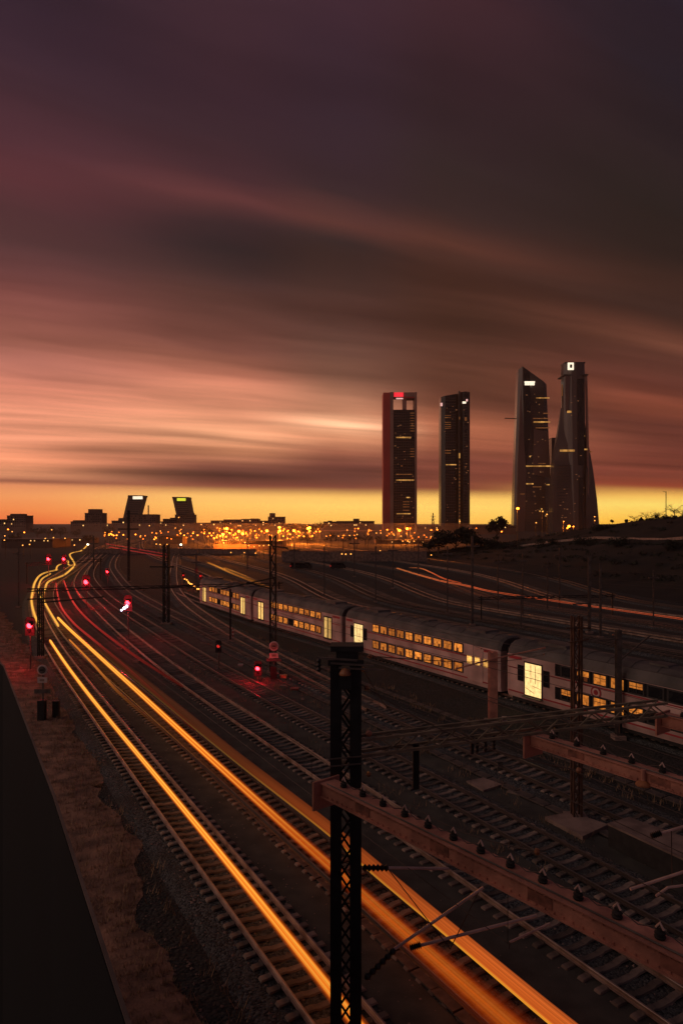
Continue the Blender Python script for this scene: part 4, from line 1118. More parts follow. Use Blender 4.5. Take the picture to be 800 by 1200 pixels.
m2b = trail_mat('orange_streak_thin', [(0,(.10,.02,.006)),(.5,(.85,.25,.035)),(1,(.10,.02,.006))], [(0,(.05,.04,.03)),(.35,(.35,.3,.3)),(.7,(1,1,1)),(1,(1,1,1))], 1.0, body=((0,0.0),(.4,.4),(.7,1.0),(1,1.0)))
m3 = trail_mat('orange_band', [(0,(1,.40,.035)),(.055,(1,.38,.035)),(.10,(.58,.105,.014)),(.6,(.58,.115,.018)),(.92,(.40,.075,.014)),(1,(.18,.04,.012))],
               [(0,(1,1,1)),(.10,(.95,.9,.85)),(.15,(.62,.58,.6)),(.25,(.34,.32,.4)),(.36,(.17,.19,.35)),(.5,(.12,.16,.40)),(1,(.07,.10,.3))], 1.0, soft=((0,.9),(.8,.95),(.93,.7),(1,0.0)), body=((0,1.0),(.2,.95),(.45,.7),(.9,.45),(1,0.0)))
mf = trail_mat('gold_streak_far', goldf, [(0,W1),(1,W1)], 1.15)
mr = trail_mat('red_streak', [(0,(.12,.008,.006)),(.5,(.75,.05,.035)),(1,(.12,.008,.006))], [(0,(.10,.07,.06)),(.25,(.4,.4,.4)),(.6,(1,1,1)),(1,(1,1,1))], 1.1)
mro = trail_mat('red_orange_streak', [(0,(.10,.010,.006)),(.35,(.75,.11,.035)),(.5,(1,.17,.05)),(.65,(.75,.11,.035)),(1,(.10,.010,.006))], [(0,(.9,.75,.6)),(.5,(.85,.85,.8)),(.75,(.95,1.3,1.1)),(1,(1,1.6,1.3))], 1.5)
mrf = trail_mat('far_red_streak', [(0,(.3,.02,.02)),(.5,(.8,.05,.04)),(1,(.3,.02,.02))], [(0,(.5,.5,.5)),(1,W1)], 1.5)
trail('thin golden light streak above the inner rail of the leftmost track',
      [(530,1340),(430,1217),(408,1189),(388,1162),(320,1073),(270,1014),(224,958.5),(185.6,911),(150.6,871),(115.5,829),(79,781),(58,749)], .9, m1, widths=[.54,.54,.53,.49,.45,.42,.40,.39,.39,.39,.42,.46])
trail('brightest golden light streak, broadening to dull orange behind the central mast',
      [(745,1330),(612,1217),(584,1195),(540,1150),(486,1104),(424,1052),(388,1021.7),(337.5,968),(270,911),(182.5,829),(130,782),(100,754),(79,735.5),(67.4,723)], .9, m2,
      widths=[1.5,1.4,1.35,1.2,1.0,.82,.68,.60,.56,.55,.55,.56,.58,.60])
trail('short orange light streak running just left of the brightest golden one', [(262,915),(210,871),(140,812),(110,779),(80,748)], .95, m2b, widths=[.5,.42,.36,.32,.30])
trail('broad flat orange band of light with a thin yellow lower edge', None, 1.1, m3, flat=.25,
      edges=([(800,1330),(664,1219),(638,1197),(530,1104),(430,1020),(388,982),(270,889),(174,810),(130,775),(104,752)], [(850,1330),(706,1222),(673,1197),(530,1081),(430,998),(388,963),(277,879),(214,828),(132,764),(106,743)]))
trail('golden streak at far left curving in to the red signal', [(47,734),(41,721),(37.5,706),(38,697),(42,681),(51,672),(68,667.5)], 1.6, mf, widths=[.5,.55,.6,.65,.7,.8,.9], it=2)
trail('golden streak curving just right of the far left one', [(69,734),(56,712),(51,701),(53,690),(58,681),(75,674),(87,664)], 1.6, mf, widths=[.45,.45,.5,.55,.7,.8,.9], it=2)
trail('short golden streak between the two curving ones', [(49,702),(46,694),(46,686),(50,678),(60,672)], 1.6, mf, widths=[.4,.45,.5,.5,.5], it=2)
trail('upper end of the golden streaks where they kink towards the city', [(66,668),(68,663),(74,660),(80,657),(81,662),(87,663),(87,659),(82,650),(86,647.5),(95,645.5),(103,638.5)], 1.6, mf, widths=[.7]*5+[.8,.8,.9,1.0,1.1,1.3], it=1)
trail('red light streak nearest the golden ones on the left', [(230,856),(165,797),(140,775),(110,750),(87,730.5),(72,711),(67,692),(66,683)], 1.0, mr, widths=[.35,.4,.4,.4,.42,.45,.45,.4])
trail('second red light streak on the left, curving up to the golden bend', [(215,805),(165,773),(140,755),(115,736),(96,718.5),(85,704),(79,691),(75,680)], 1.0, mr, widths=[.3,.38,.4,.4,.42,.5,.5,.45])
trail('shortest red light streak below the round red signal', [(112,716),(96,701),(91,694),(88,688)], 1.0, mr, widths=[.4,.45,.45,.4])
trail('long red-orange light streak in front of the dark hill', [(860,735),(800,725.5),(700,711.5),(655,705),(575,693),(545,686),(520,681.5),(497,675.5),(480,670.5),(464,665.5)], 1.4, mro, widths=[.42,.42,.42,.44,.6,.75,.75,.6,.55,.5])
trail('thin red streak arching above the left end of the long red-orange one', [(540,683.5),(520,678),(503,670),(490,665.5),(476,665)], 1.5, mro, widths=[.4,.4,.4,.4,.4])
for i, (a, b) in enumerate((((130,638),(190,648.5)),((134,642),(192,652)))):
    trail(('upper','lower')[i]+' one of two straight red streaks below the left leaning tower', [(a[0]-6,a[1]-1),a,((a[0]+b[0])/2,(a[1]+b[1])/2),b,(b[0]+6,b[1]+1)][::-1], 2.0, mrf, widths=[.9]*5)
mgf = trail_mat('dull_gold_streak', [(0,(.25,.07,.012)),(.5,(1,.36,.05)),(1,(.25,.07,.012))], [(0,(.25,.2,.15)),(.45,(.6,.55,.5)),(.7,W1),(1,(.7,.6,.5))], .8)
trail('dull golden streak running from the farthest carriage towards the city lights', [(324,692),(300,682.5),(285,677),(270,671),(255,664),(243,659)], 2.0, mgf, widths=[.6,.8,1.0,1.1,1.2,1.2])
trail('dull orange streak right of the dull golden one, fainter', [(300,681),(280,672),(262,665)], 3.2, mgf, widths=[.4,.5,.6])

# ------------------------------------------------------------------ the four towers
class Tower:
    def __init__(s, name, label, u, Y):
        s.Y = Y; s.u = u; s.x0 = (u-400)/F*Y
        s.t = thing(name, label, 'tower', (s.x0, Y, 0))
    def X(s, u): return (u-400)/F*s.Y-s.x0
    def Z(s, v): return H-(v-V0)/F*s.Y
    def box(s, u0, u1, v0, v1, y0, y1, name, m, parent=None):
        return MB().box(s.X(u0), s.X(u1), y0, y1, max(0, s.Z(v1)), s.Z(v0)).build(name, M[m], parent or s.t)
    def poly(s, pts, y0, y1, name, m, parent=None):
        return MB().prism([(s.X(u), max(-1, s.Z(v))) for u, v in pts][::-1], y0, y1).build(name, M[m], parent or s.t)
    def bands(s, u0, u1, v0, v1, step, y0, y1, m='floorline', inset=0, th=.22):
        mb = MB(); v = v0
        while v < v1:
            mb.box(s.X(u0), s.X(u1), y0, y1, max(0, s.Z(v+step*th)), s.Z(v)); v += step
        return tag(mb.build('floor_band', M[m], s.t), kind='stuff')
    def mull(s, u0, u1, v0, v1, n, y0, y1, m='floorline'):
        mb = MB()
        for i in range(n+1):
            u = u0+(u1-u0)*i/n; mb.box(s.X(u)-.18, s.X(u)+.18, y0, y1, max(0, s.Z(v1)), s.Z(v0))
        return tag(mb.build('mullion', M[m], s.t), kind='stuff')
    def lit(s, u0, u1, v, hpx, y, m='floorlit', broken=True):
        u = u0; r_ = random.Random(int(u0*31+v*17))
        while u < u1-.3:
            w = min(u1-u, r_.uniform(2.0, 5.0)) if broken else u1-u
            MB().box(s.X(u), s.X(u+w*.92), y-.5, y+.3, s.Z(v+hpx/2), s.Z(v-hpx/2)).build('lit_window', M[m], s.t); u += w
GROUNDV = 626
A = Tower('skyscraper', 'leftmost of the four towers: black glass between stone columns, red sign on top', 468, 1150)
A.box(449, 456.8, 460, GROUNDV, 0, 34, 'core', 'coreRed'); A.box(457.0, 460.6, 459.5, GROUNDV, -1, 34, 'column', 'coreGrey')
A.box(486.0, 488.2, 459.5, GROUNDV, -1, 34, 'column', 'coreGrey')
A.box(460.8, 485.9, 480, GROUNDV, 1, 33, 'glass_body', 'glassA')
A.box(460.8, 485.9, 459.5, 464.5, 2, 30, 'top_beam', 'coreGrey'); A.box(472.6, 476.6, 464.5, 480, 8, 24, 'lift_core', 'coreGrey')
A.box(461.5, 472.4, 459.8, 464.9, .2, 1.9, 'sign', 'signred'); A.box(464, 472, 466.2, 467.6, .5, 1.9, 'sign_line', 'signpink')
A.box(472.4, 485.8, 464.4, 466.0, 2.5, 28, 'crossbeam', 'coreRed')
A.bands(461, 485.8, 481, 616, 3.0, .55, 1.0); A.mull(461, 485.8, 480.5, 616, 9, .4, .98)
A.lit(464, 481.5, 512.6, 1.5, .4); A.lit(464, 482.5, 555.8, 1.0, .4, 'floordim'); A.lit(464, 485, 562.6, 1.6, .4); A.lit(464.5, 481, 602, 1.3, .4)
A.lit(476, 480.5, 583, 1.3, .4)
for v in (588, 591, 594, 598): A.lit(472, 479.5, v, .8, .4, 'floordim')
for v in range(484, 506, 3): A.lit(480.5, 485.5, v, .7, .4, 'floordim', False)
for v in range(526, 536, 3): A.lit(480.5, 485.5, v, .7, .4, 'floordim', False)
A.lit(469.5, 471.5, 546, 1.4, .4, 'floordim')

B = Tower('skyscraper', 'second tower from the left: dark rounded slab with a vertical light slit', 534, 1080)
def slab_plan(x0, x1, d_, c): return [(x0+c,0),(x1-c,0),(x1,c),(x1,d_-c),(x1-c,d_),(x0+c,d_),(x0,d_-c),(x0,c)]
def extr(T, plan, ztops, name, m):
    n_ = len(plan); zt = lambda x: ztops[0]+(ztops[1]-ztops[0])*(x-min(p[0] for p in plan))/(max(p[0] for p in plan)-min(p[0] for p in plan))
    return MB().ring([[(x,y,0) for x, y in plan], [(x,y,zt(x)) for x, y in plan]]).build(name, M[m], T.t)
extr(B, slab_plan(B.X(517), B.X(537.2), 36, 6), (B.Z(464.4), B.Z(461)), 'glass_body', 'glassA')
extr(B, slab_plan(B.X(538.9), B.X(551), 36, 6), (B.Z(459), B.Z(458.6)), 'glass_body', 'glassA')
extr(B, slab_plan(B.X(537.3), B.X(538.8), 30, .5), (B.Z(458), B.Z(458)), 'slit_core', 'floorline')
B.bands(521.5, 533.5, 466, 616, 3.2, -.35, -.02); B.bands(543, 547, 466, 616, 3.2, -.35, -.02)
B.mull(521.5, 533.5, 464, 616, 5, -.5, -.04)
B.lit(537.2, 538.9, 534, 6, -.5, 'floorlit', False)
for v in range(541, 612, 4): B.lit(537.5, 538.6, v, 2.4, -.3, 'floordim', False)
B.lit(537.3, 538.8, 611, 5, -.4, 'floorlit', False)
for v in (487, 489.5, 495, 497.5, 500, 502): B.lit(521, 528, v, .8, -.4, 'floordim')
for v in (528, 531): B.lit(521, 528, v, .9, -.4, 'floordim')
B.lit(522, 534.5, 544.6, 1.2, -.4); B.lit(537.2, 538.8, 490, 3, -.4, 'floordim', False); B.lit(544, 547, 491, 4, -.4, 'floordim')
B.lit(544, 546.5, 547, 1, -.4, 'floordim')
MB().box(B.X(515.9), B.X(518.2), .8, 2.4, B.Z(475.6), B.Z(472)).build('sign', M['signpink'], B.t)
MB().box(B.X(541.5), B.X(545.6), -.9, -.05, B.Z(473), B.Z(470.6)).build('sign', M['signwhite'], B.t)
MB().box(B.X(545.7), B.X(547.6), -.9, -.05, B.Z(470.4), B.Z(467.8)).build('sign', M['signpink'], B.t)

C = Tower('skyscraper', 'third tower: faceted glass with a slanting pointed top and a white sign', 627, 1000)
def loft(T, rows, name, m):
    """rows: list of (v, [(u, y)...]) from base to top"""
    return MB().ring([[(T.X(u), y, max(0, T.Z(v if not isinstance(v, (list, tuple)) else v[i]))) for i, (u, y) in enumerate(pl)] for v, pl in rows]).build(name, M[m], T.t)
loft(C, [(GROUNDV, [(603,8),(612,0),(640,0),(647.6,8),(647,40),(606,40)]),
         (545, [(604.8,10),(614,0),(637,0),(646,9),(645,38),(608,38)]),
         ([431,428,446,448.5,450,432], [(609.5,12),(613,6),(638,6),(642.6,12),(642,34),(611,34)])], 'glass_body', 'glassC')
C.poly([(604,GROUNDV),(606,540),(609.6,450),(613.5,520),(616,552),(614,GROUNDV)], -.8, -.2, 'facet', 'glassC2')  # left facet paler, its reflection put into the colour
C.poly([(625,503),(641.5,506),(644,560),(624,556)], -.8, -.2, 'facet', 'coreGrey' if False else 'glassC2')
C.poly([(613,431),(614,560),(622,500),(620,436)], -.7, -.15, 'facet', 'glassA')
C.bands(613, 640, 455, 616, 3.2, -.10, 0.0)
for u0, u1, v, h_, m in ((627.6,643,466.5,1,'floorlit'),(636,643,484.5,.9,'floordim'),(624,643.5,490.5,.9,'floordim'),(624.5,644,494.6,1.4,'floorlit'),(627,644,501.5,.9,'floordim'),(615.7,646,546.3,1.5,'floorlit'),(630,638.5,543.2,.9,'floordim'),(616,624.5,567,1.4,'floorlit'),(639.5,646.5,568,1.3,'floorlit'),(623.5,634,570.6,1,'floordim'),(609,614,579,.8,'floordim')):
    C.lit(u0, u1, v, h_, -.9, m)
for u, v in ((634,596.5),(632,599),(635.5,599.2),(640,602.5),(627.6,612.6),(620.5,535),(639,604.5)): C.lit(u-.8, u+.8, v, 1.5, -1, 'floorlit', False)
for i in range(4):
    MB().box(C.X(614.2+i*2.95), C.X(616.7+i*2.95), -1.6, -.2, C.Z(451.6), C.Z(447.2)).build('sign_letter', M['signwhite'], C.t)
MB().box(C.X(614), C.X(626), -1.5, -.3, C.Z(448.6), C.Z(447)).build('sign_bar', M['signwhite'], C.t)
MB().bar((C.X(606), 5, C.Z(490)), (C.X(592), 5, C.Z(489.5)), 1.2).build('cleaning_jib', M['floorline'], C.t)

Dk = Tower('office_block', 'plain dark block wedged between the two right-hand towers', 651, 1040)
Dk.box(645.8, 657.5, 514, GROUNDV, 0, 30, 'body', 'glassC'); Dk.box(647, 656, 512.6, 514, 3, 26, 'parapet', 'floorline'); Dk.bands(646, 657, 518, 610, 3.2, -.3, -.02)

D = Tower('skyscraper', 'rightmost tower: slim rounded shaft flaring to a wide base, square sign on top', 676, 950)
def rnd_plan(u0, u1, yf, yb, n_=10):
    cx, rx = (u0+u1)/2, (u1-u0)/2; return [(cx+rx*math.cos(2*math.pi*i/16), yb+(yf-yb)*(.5+.5*math.sin(-2*math.pi*i/16)*-1) if False else (yf+yb)/2-(yb-yf)/2*math.sin(2*math.pi*i/16)) for i in range(16)]
loft(D, [(GROUNDV, rnd_plan(664,690,-3,30)), (520, rnd_plan(662.5,689,0,30)), (436, rnd_plan(661,688.5,0,30)), (424.5, rnd_plan(661.5,688,0,30))], 'shaft', 'glassC')
loft(D, [(GROUNDV, [(647.5,2),(674,-2),(674,30),(650,34)]), (575, [(648.8,4),(674,0),(674,30),(651,32)]), (540, [(651,8),(674,1.5),(674,30),(653,30)]), (510, [(656.2,12),(674,3),(674,28),(658,28)]), (476, [(660.6,15.5),(674,8),(674,25),(662,18)])], 'wing', 'glassC')
loft(D, [(GROUNDV, [(686,0),(705.5,10),(704,32),(686,32)]), (585, [(686,0),(702.8,12),(701,30),(686,30)]), (550, [(687,1),(698.5,13),(697,29),(687,29)]), (520, [(687,3),(693.6,14),(692,28),(687,28)]), (495, [(687,6),(689.6,15),(689,24),(687,24)])], 'wing', 'glassC')
D.poly([(686.6,437),(688.6,437),(690.6,520),(690.6,600),(688,600),(688,520)], 3.5, 6, 'edge_highlight', 'coreGrey')  # pale strip painting the highlight down the shaft edge
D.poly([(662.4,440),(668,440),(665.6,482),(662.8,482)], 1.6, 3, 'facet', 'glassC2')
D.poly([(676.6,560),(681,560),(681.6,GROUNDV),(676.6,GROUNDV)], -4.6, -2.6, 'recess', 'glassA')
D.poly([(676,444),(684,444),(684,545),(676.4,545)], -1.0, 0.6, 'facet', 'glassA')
D.bands(652, 672, 545, 612, 3.2, 1.2, 1.9); 
D.box(660.4, 689.2, 438.4, 439.6, 1, 29, 'ledge', 'floorline'); D.box(663, 687, 423, 424.5, 6, 25, 'parapet', 'floorline')
D.lit(664.5, 672.5, 482.3, 2.4, 2.0, 'floorlit'); D.lit(655.5, 673, 528, 2.4, .2, 'floorlit'); D.lit(680, 687.8, 526.6, 1.7, .0, 'floorlit'); D.lit(689, 694.6, 529, 1.5, 6.0, 'floordim')
D.lit(683, 685, 511, 1.6, .1, 'floorlit', False); D.lit(661.2, 662.2, 455, 14, 12.5, 'floordim', False)
sg = D.box(664.8, 671.6, 425, 433.4, -.8, .8, 'sign', 'signwhite'); D.box(667, 669.6, 427.3, 431.2, -1.1, -.75, 'sign_mark', 'glassA', sg)

rt_ = random.Random(4)
for T_, u0, u1, v0, v1, y_, n_ in ((A,461.5,485,486,612,.4,26),(B,520,534,470,610,-.4,16),(B,541,548,480,610,-.4,8),(C,615,640,460,612,-.9,34),(D,666,684,445,608,-3.4,16),(D,654,663,560,612,-1.2,10)):
    for _ in range(n_):
        u_, v_ = rt_.uniform(u0, u1), rt_.uniform(v0, v1); T_.lit(u_, u_+rt_.uniform(.7,2.0), v_, rt_.uniform(.6,1.0), y_, 'floorfaint', False)
# the two leaning towers far behind
def leaning(name_label, front, tops, panel, sign_uv, signm, Y):
    T = Tower('leaning_tower', name_label, sum(p[0] for p in front)/len(front), Y)
    T.poly(front, 0, 34, 'body', 'citydark'); T.poly(tops, -1.0, 35, 'roof_cap', 'floorline')
    T.poly(panel, -1.2, -.1, 'glass_front', 'glassA')
    for i in range(6):
        f_ = .18+i*.13; a = [panel[0][k_]+(panel[3][k_]-panel[0][k_])*f_ for k_ in (0,1)]; b = [panel[1][k_]+(panel[2][k_]-panel[1][k_])*f_ for k_ in (0,1)]
        T.poly([a, b, (b[0], b[1]+.7), (a[0], a[1]+.7)], -1.8, -1.1, 'floor_band', 'city')
    u0, u1, v0, v1 = sign_uv; T.box(u0, u1, v0, v1, -3.2, -1.3, 'sign', signm)
    return T
leaning('left leaning tower, tilting right, with a white sign on its roof edge', [(150.4,581),(169,581),(160.6,612),(158,626),(140.4,626),(143.4,611)], [(150.2,580.3),(169.2,580.6),(168.8,582.4),(150,582.2)],
        [(152.4,584.4),(166.6,584.4),(161.4,603),(147.8,603)], (156.2,167.4,581.6,585), 'signwhite', 1900)
leaning('right leaning tower, tilting left, with a yellow-green sign on its roof edge', [(202,583),(221,583),(226.4,612),(228,626),(211,626),(208.6,612)], [(201.8,582.2),(221.2,582.5),(221.6,584.2),(202.2,584.2)],
        [(205.4,586.2),(218.8,586.2),(222.4,604),(209.6,604)], (207.8,217.8,583.8,587), 'signyellow', 1900)

# ------------------------------------------------------------------ other far buildings
def block(u0, u1, vt, Y, label, m='city', pent=None, lit=3, base=0.0, setbacks=(), name='apartment_block'):
    T = Tower(name, label, (u0+u1)/2, Y); r_ = random.Random(int(u0*13+vt))
    T.box(u0, u1, vt, V0+F*(H-base)/Y+0, 0, min(26, px(u1-u0, Y)*.9), 'wall', m)
    T.box(u0-.25, u1+.25, vt-.5, vt, -.3, min(26, px(u1-u0, Y)*.9)+.3, 'roof', 'floorline')
    for (a, b, v) in setbacks: T.box(a, b, v, vt-.5, 2, min(20, px(u1-u0, Y)*.8), 'penthouse', m)
    if pent: T.box(pent[0], pent[1], pent[2], vt-.5, 4, 12, 'roof_house', m)
    n_ = max(2, int((u1-u0)/2.2)); hv_ = V0+6-vt; rows = max(1, int(hv_/2.6)); dark = MB(); cells = []
    for i in range(n_):
        for j in range(rows):
            ua = u0+(u1-u0)*(i+.28)/n_; ub = u0+(u1-u0)*(i+.74)/n_; va = vt+1+j*2.6
            cells.append((ua, ub, va))
    r_.shuffle(cells)
    for k_, (ua, ub, va) in enumerate(cells):
        bx = MB().box(T.X(ua), T.X(ub), -.25, -.02, T.Z(va+1.3), T.Z(va))
        if k_ < lit: bx.build('window', M['citywin'], T.t)
        elif k_ < lit+40: bx.build('window', M['glassA'], T.t)
    return T
block(8.5, 30.5, 604.5, 900, 'squat block at the far left edge of the skyline', setbacks=[(11.5,24,602)], lit=2)
block(-6, 7, 609, 940, 'low block cut off by the left picture edge', lit=1)
block(83, 99, 611.5, 1000, 'low arched-top block left of the tall plain tower at left', setbacks=[(85,96,609.6)], lit=1)
block(99.5, 119.5, 601.5, 980, 'tall plain apartment tower at left, standing alone above the trees', setbacks=[(103,115,596.5)], lit=0)
block(119.5, 132, 614, 1050, 'low block right of the tall plain tower at left', lit=1)
block(131, 146, 610.5, 1200, 'stepped block left of the left leaning tower', pent=(138,145,607), lit=1)
bT = block(151.5, 182.5, 603.2, 1000, 'wide pale block in front of the left leaning tower with a roof mast', m='city', pent=(168,182,602.6), lit=1)
bT.box(172.2, 173.4, 592, 603, 5, 6.4, 'roof_mast', 'floorline'); bT.box(147.5, 152, 606, 626, 1, 20, 'side_wing', 'floorline')
block(183, 192, 611.5, 1080, 'narrow low block right of the wide pale one', lit=1)
block(191, 207, 608.4, 1080, 'dark stepped block left of the right leaning tower', setbacks=[(199,206,606.6)], m='citydark', lit=1)
block(205, 227.5, 603.5, 1500, 'block half hiding the foot of the right leaning tower', m='citydark', pent=(219,227,601.2), lit=1)
block(227.5, 247, 613, 1100, 'low dark roofline right of the right leaning tower', m='citydark', lit=1)
block(247, 262, 610.4, 950, 'long low block at the left end of the sodium lights', lit=2)
block(262, 283, 609.2, 960, 'low block with a thin aerial above the sodium lights', lit=3)
block(283, 303, 608.6, 940, 'wide low block left of the twin-topped building', pent=(293,302,607.6), lit=3)
block(303, 314, 610.6, 960, 'narrow low block against the twin-topped building', lit=2)
block(314, 333, 606, 930, 'twin-topped building standing above the sodium lights', pent=(315.4,321.6,601.2), lit=3)
block(333, 352, 614, 980, 'low dark roofline right of the twin-topped building', m='citydark', lit=1)
block(379, 394, 611.6, 900, 'flat roofed block left half of the pair left of the first tower', m='citydark', pent=(384,389,610.2), lit=2)
block(394, 438.5, 611, 880, 'long flat block just left of the first tower', m='citydark', setbacks=[(414,421,607.8)], lit=4)
block(488, 517, 617, 900, 'low dark block between the first and second towers', m='citydark', lit=2)
block(552, 604, 616.2, 760, 'low long block between the second tower and the pointed one', m='citydark', lit=2)
block(250, 331, 634.5, 330, 'long low orange-lit warehouse below the sodium lights', m='city', lit=2, name='warehouse')
block(186, 214, 629, 420, 'dark shed with a flat canopy behind the dark mast', m='citydark', setbacks=[(188,206,627.4)], lit=0, name='shed')
block(2, 62, 632, 360, 'long dark shed at far left below the tree line', m='citydark', lit=4, name='shed')
block(66, 104, 631, 430, 'low shed with three lit openings at far left', m='citydark', lit=5, name='shed')
block(440, 512, 633.5, 420, 'low dark shed under the first tower', m='citydark', lit=3, name='shed')
def lowwall(u0, u1, v0, v1, Y, label):
    T = Tower('low_wall', label, (u0+u1)/2, Y); tag(T.t, cat='wall')
    n_ = 9
    for i in range(n_): T.box(u0+(u1-u0)*i/n_, u0+(u1-u0)*(i+.985)/n_, v0, v0+F*(T.Z(v0))/Y, 0, .6, 'panel', 'concrete')
    T.box(u0, u1, v0-.25, v0-.02, -.15, .75, 'coping', 'concrete')
lowwall(330, 500, 646, 652, 235, 'long low wall across the yard below the parked cars')
lowwall(96, 300, 643.5, 647, 290, 'low wall across the yard below the leaning towers')
T = Tower('viaduct', 'straight distant road deck above the sodium-lit trees', 410, 700); tag(T.t, cat='viaduct')
T.box(376, 446, 621.2, 622.6, 0, 10, 'deck', 'coreGrey'); 
for u in range(380, 446, 9): T.box(u, u+1.2, 622.6, V0+F*H/700, 2, 6, 'pier', 'city')
# lattice pylon beside the second tower
T = Tower('pylon', 'slender lattice pylon left of the second tower', 507, 800); tag(T.t, cat='pylon')
mb = MB(); zb, zt = 0, T.Z(601)
for sx in (-1,1):
    for sy in (-1,1): MB().bar((sx*2.2,sy*2.2,0),(sx*.25,sy*.25,zt), .42).build('leg', M['floorline'], T.t)
for i in range(7):
    f0, f1 = i/7, (i+1)/7; w0, w1 = 2.2-1.95*f0, 2.2-1.95*f1
    for sy in (-1,1):
        mb.bar((-w0,sy*w0,zt*f0),(w1,sy*w1,zt*f1), .26); mb.bar((w0,sy*w0,zt*f0),(-w1,sy*w1,zt*f1), .26)
mb.build('bracing', M['floorline'], T.t)
for z_ in (.70,.84): MB().bar((-3.2,0,zt*z_),(3.2,0,zt*z_), .4).build('crossarm', M['floorline'], T.t)

# ------------------------------------------------------------------ trees
def leaf_cloud(mb, c, rx, rz, n_, s, rr):
    for _ in range(n_):
        a, b = rr.uniform(0, 6.283), math.acos(rr.uniform(-1, 1)); q = rr.random()**.45
        p = Vector((c[0]+rx*q*math.sin(b)*math.cos(a), c[1]+rx*q*math.sin(b)*math.sin(a), c[2]+rz*q*math.cos(b)))
        d1 = Vector((rr.uniform(-1,1), rr.uniform(-1,1), rr.uniform(-1,1))).normalized(); d2 = d1.orthogonal().normalized()
        k_ = s*rr.uniform(.5,1.3); mb.add([p-d1*k_, p+d2*k_*.6, p+d1*k_, p-d2*k_*.6], [(0,1,2,3)])
def tree(u, vt, Y, wpx, label, zb=0.0, n_=420, bare=False, group=None):
    rr = random.Random(int(u*7+vt*3)); x = (u-400)/F*Y; h = H-(vt-V0)/F*Y-zb; w = px(wpx, Y)
    t = thing('tree', label, 'tree', (x, Y, zb), 0, group)
    tips = []
    MB().tube([(0,0,-.3),(rr.uniform(-.03,.03)*h,0,h*.3),(rr.uniform(-.05,.05)*h,0,h*.62)], [h*.035,h*.025,h*.012], 6).build('trunk', M['bark'], t)
    mb = MB(); nb_ = 7 if not bare else 12
    for i in range(nb_):
        a = rr.uniform(0, 6.28); z0_ = h*rr.uniform(.22,.58); e_ = Vector((math.cos(a)*w*.5*rr.uniform(.5,.9), math.sin(a)*w*.4, h*rr.uniform(.5,.92 if not bare else 1.0)))
        s_ = Vector((0,0,z0_)); m_ = s_.lerp(e_, .5)+Vector((0,0,h*.03)); mb.tube([s_, m_, e_], [h*.014,h*.009,h*.003], 4, False); tips.append(e_)
        if bare:
            for _ in range(9):
                f_ = m_.lerp(e_, rr.random()); mb.tube([f_, f_+Vector((rr.uniform(-.13,.13)*w, rr.uniform(-.1,.1)*w, rr.uniform(.03,.16)*h))], [h*.005,h*.0025], 3, False)
    mb.build('branch', M['bark'], t)
    if not bare:
        mb = MB(); k_ = n_//(len(tips)+3)
        for e_ in tips: leaf_cloud(mb, e_, w*rr.uniform(.16,.27), h*rr.uniform(.10,.17), k_, max(.2, h*.05), rr)
        for _ in range(3): leaf_cloud(mb, (rr.uniform(-.15,.15)*w, 0, h*rr.uniform(.55,.8)), w*.34, h*.2, k_, max(.2, h*.05), rr)
        mb.build('crown', M['leaf'], t)
    return t
tree(582, 605, 300, 23, 'small round-topped tree between the second tower and the pointed tower', 4.5, 900)
tree(533, 617, 270, 44, 'biggest dark tree at the foot of the second tower', 0, 1500)
tree(514, 624, 262, 26, 'dark tree just left of the biggest one', 0, 800)
tree(556, 621, 262, 34, 'dark tree just right of the biggest one', 0, 1000)
tree(574, 628, 250, 24, 'lower dark tree at the end of the hill', 1.5, 600)
tree(502, 634, 240, 20, 'shrubby dark tree at the left end of the tower-foot trees', 0, 500)
for u, vt, w, lb in ((44,618.5,16,'dark tree at far left beside the squat block'),(57,616.5,18,'highest dark tree between the squat block and the plain tower'),(71,617.5,18,'dark tree left of the low arched-top block'),(90,620,14,'dark tree in front of the low arched-top block'),
                     (126,617,12,'dark tree right of the plain tower'),(240,616,14,'dark tree at the left end of the sodium lights'),(343,613,16,'dark tree right of the twin-topped building'),(358,613.5,16,'low dark tree in the gap right of the twin-topped building'),
                     (372,612,16,'dark tree left of the flat roofed pair'),(388,625,20,'dark tree below the flat roofed pair'),(408,627,22,'dark tree under the road deck'),(428,626,20,'dark tree left of the first tower'),(447,628,20,'dark tree below the red core of the first tower'),
                     (470,630,18,'dark tree below the glass front of the first tower'),(360,627,20,'dark tree under the left end of the road deck'),(18,624,16,'dark tree below the squat block'),(104,626,16,'dark tree below the plain tower'),(488,629,18,'dark tree right of the first tower')):
    tree(u, vt, 520 if vt < 621 else 380, w, lb, 0, 330)
# bushes and bare trees on the crest of the hill
for u, hh, w, bare, lb in ((717,1.5,1.2,False,'clipped round bush on the hill crest, leftmost of four'),(733,1.4,1.2,False,'clipped round bush on the hill crest, second of four'),(751,1.3,1.2,False,'clipped round bush on the hill crest, third of four'),(769,1.3,1.2,False,'clipped round bush on the hill crest, rightmost of four'),
                           (743,2.4,6,True,'small bare tree on the hill crest, leftmost of the bare ones'),(757,2.9,5,True,'slim bare tree on the hill crest'),(763,3.2,6,True,'taller bare tree on the hill crest left of the lamp pole'),(771,2.8,6,True,'bare tree touching the lamp pole on the hill crest'),(790,4.0,7,True,'biggest bare tree on the hill crest'),(799,3.6,6,True,'bare tree on the hill crest at the right picture edge')):
    p = hill_at(u, 27); Y = p.y
    t = tree(u, V0+F*(H-(p.z+hh))/Y, Y, F*w/Y*(1 if bare else 1), lb, p.z-.4, 260, bare)
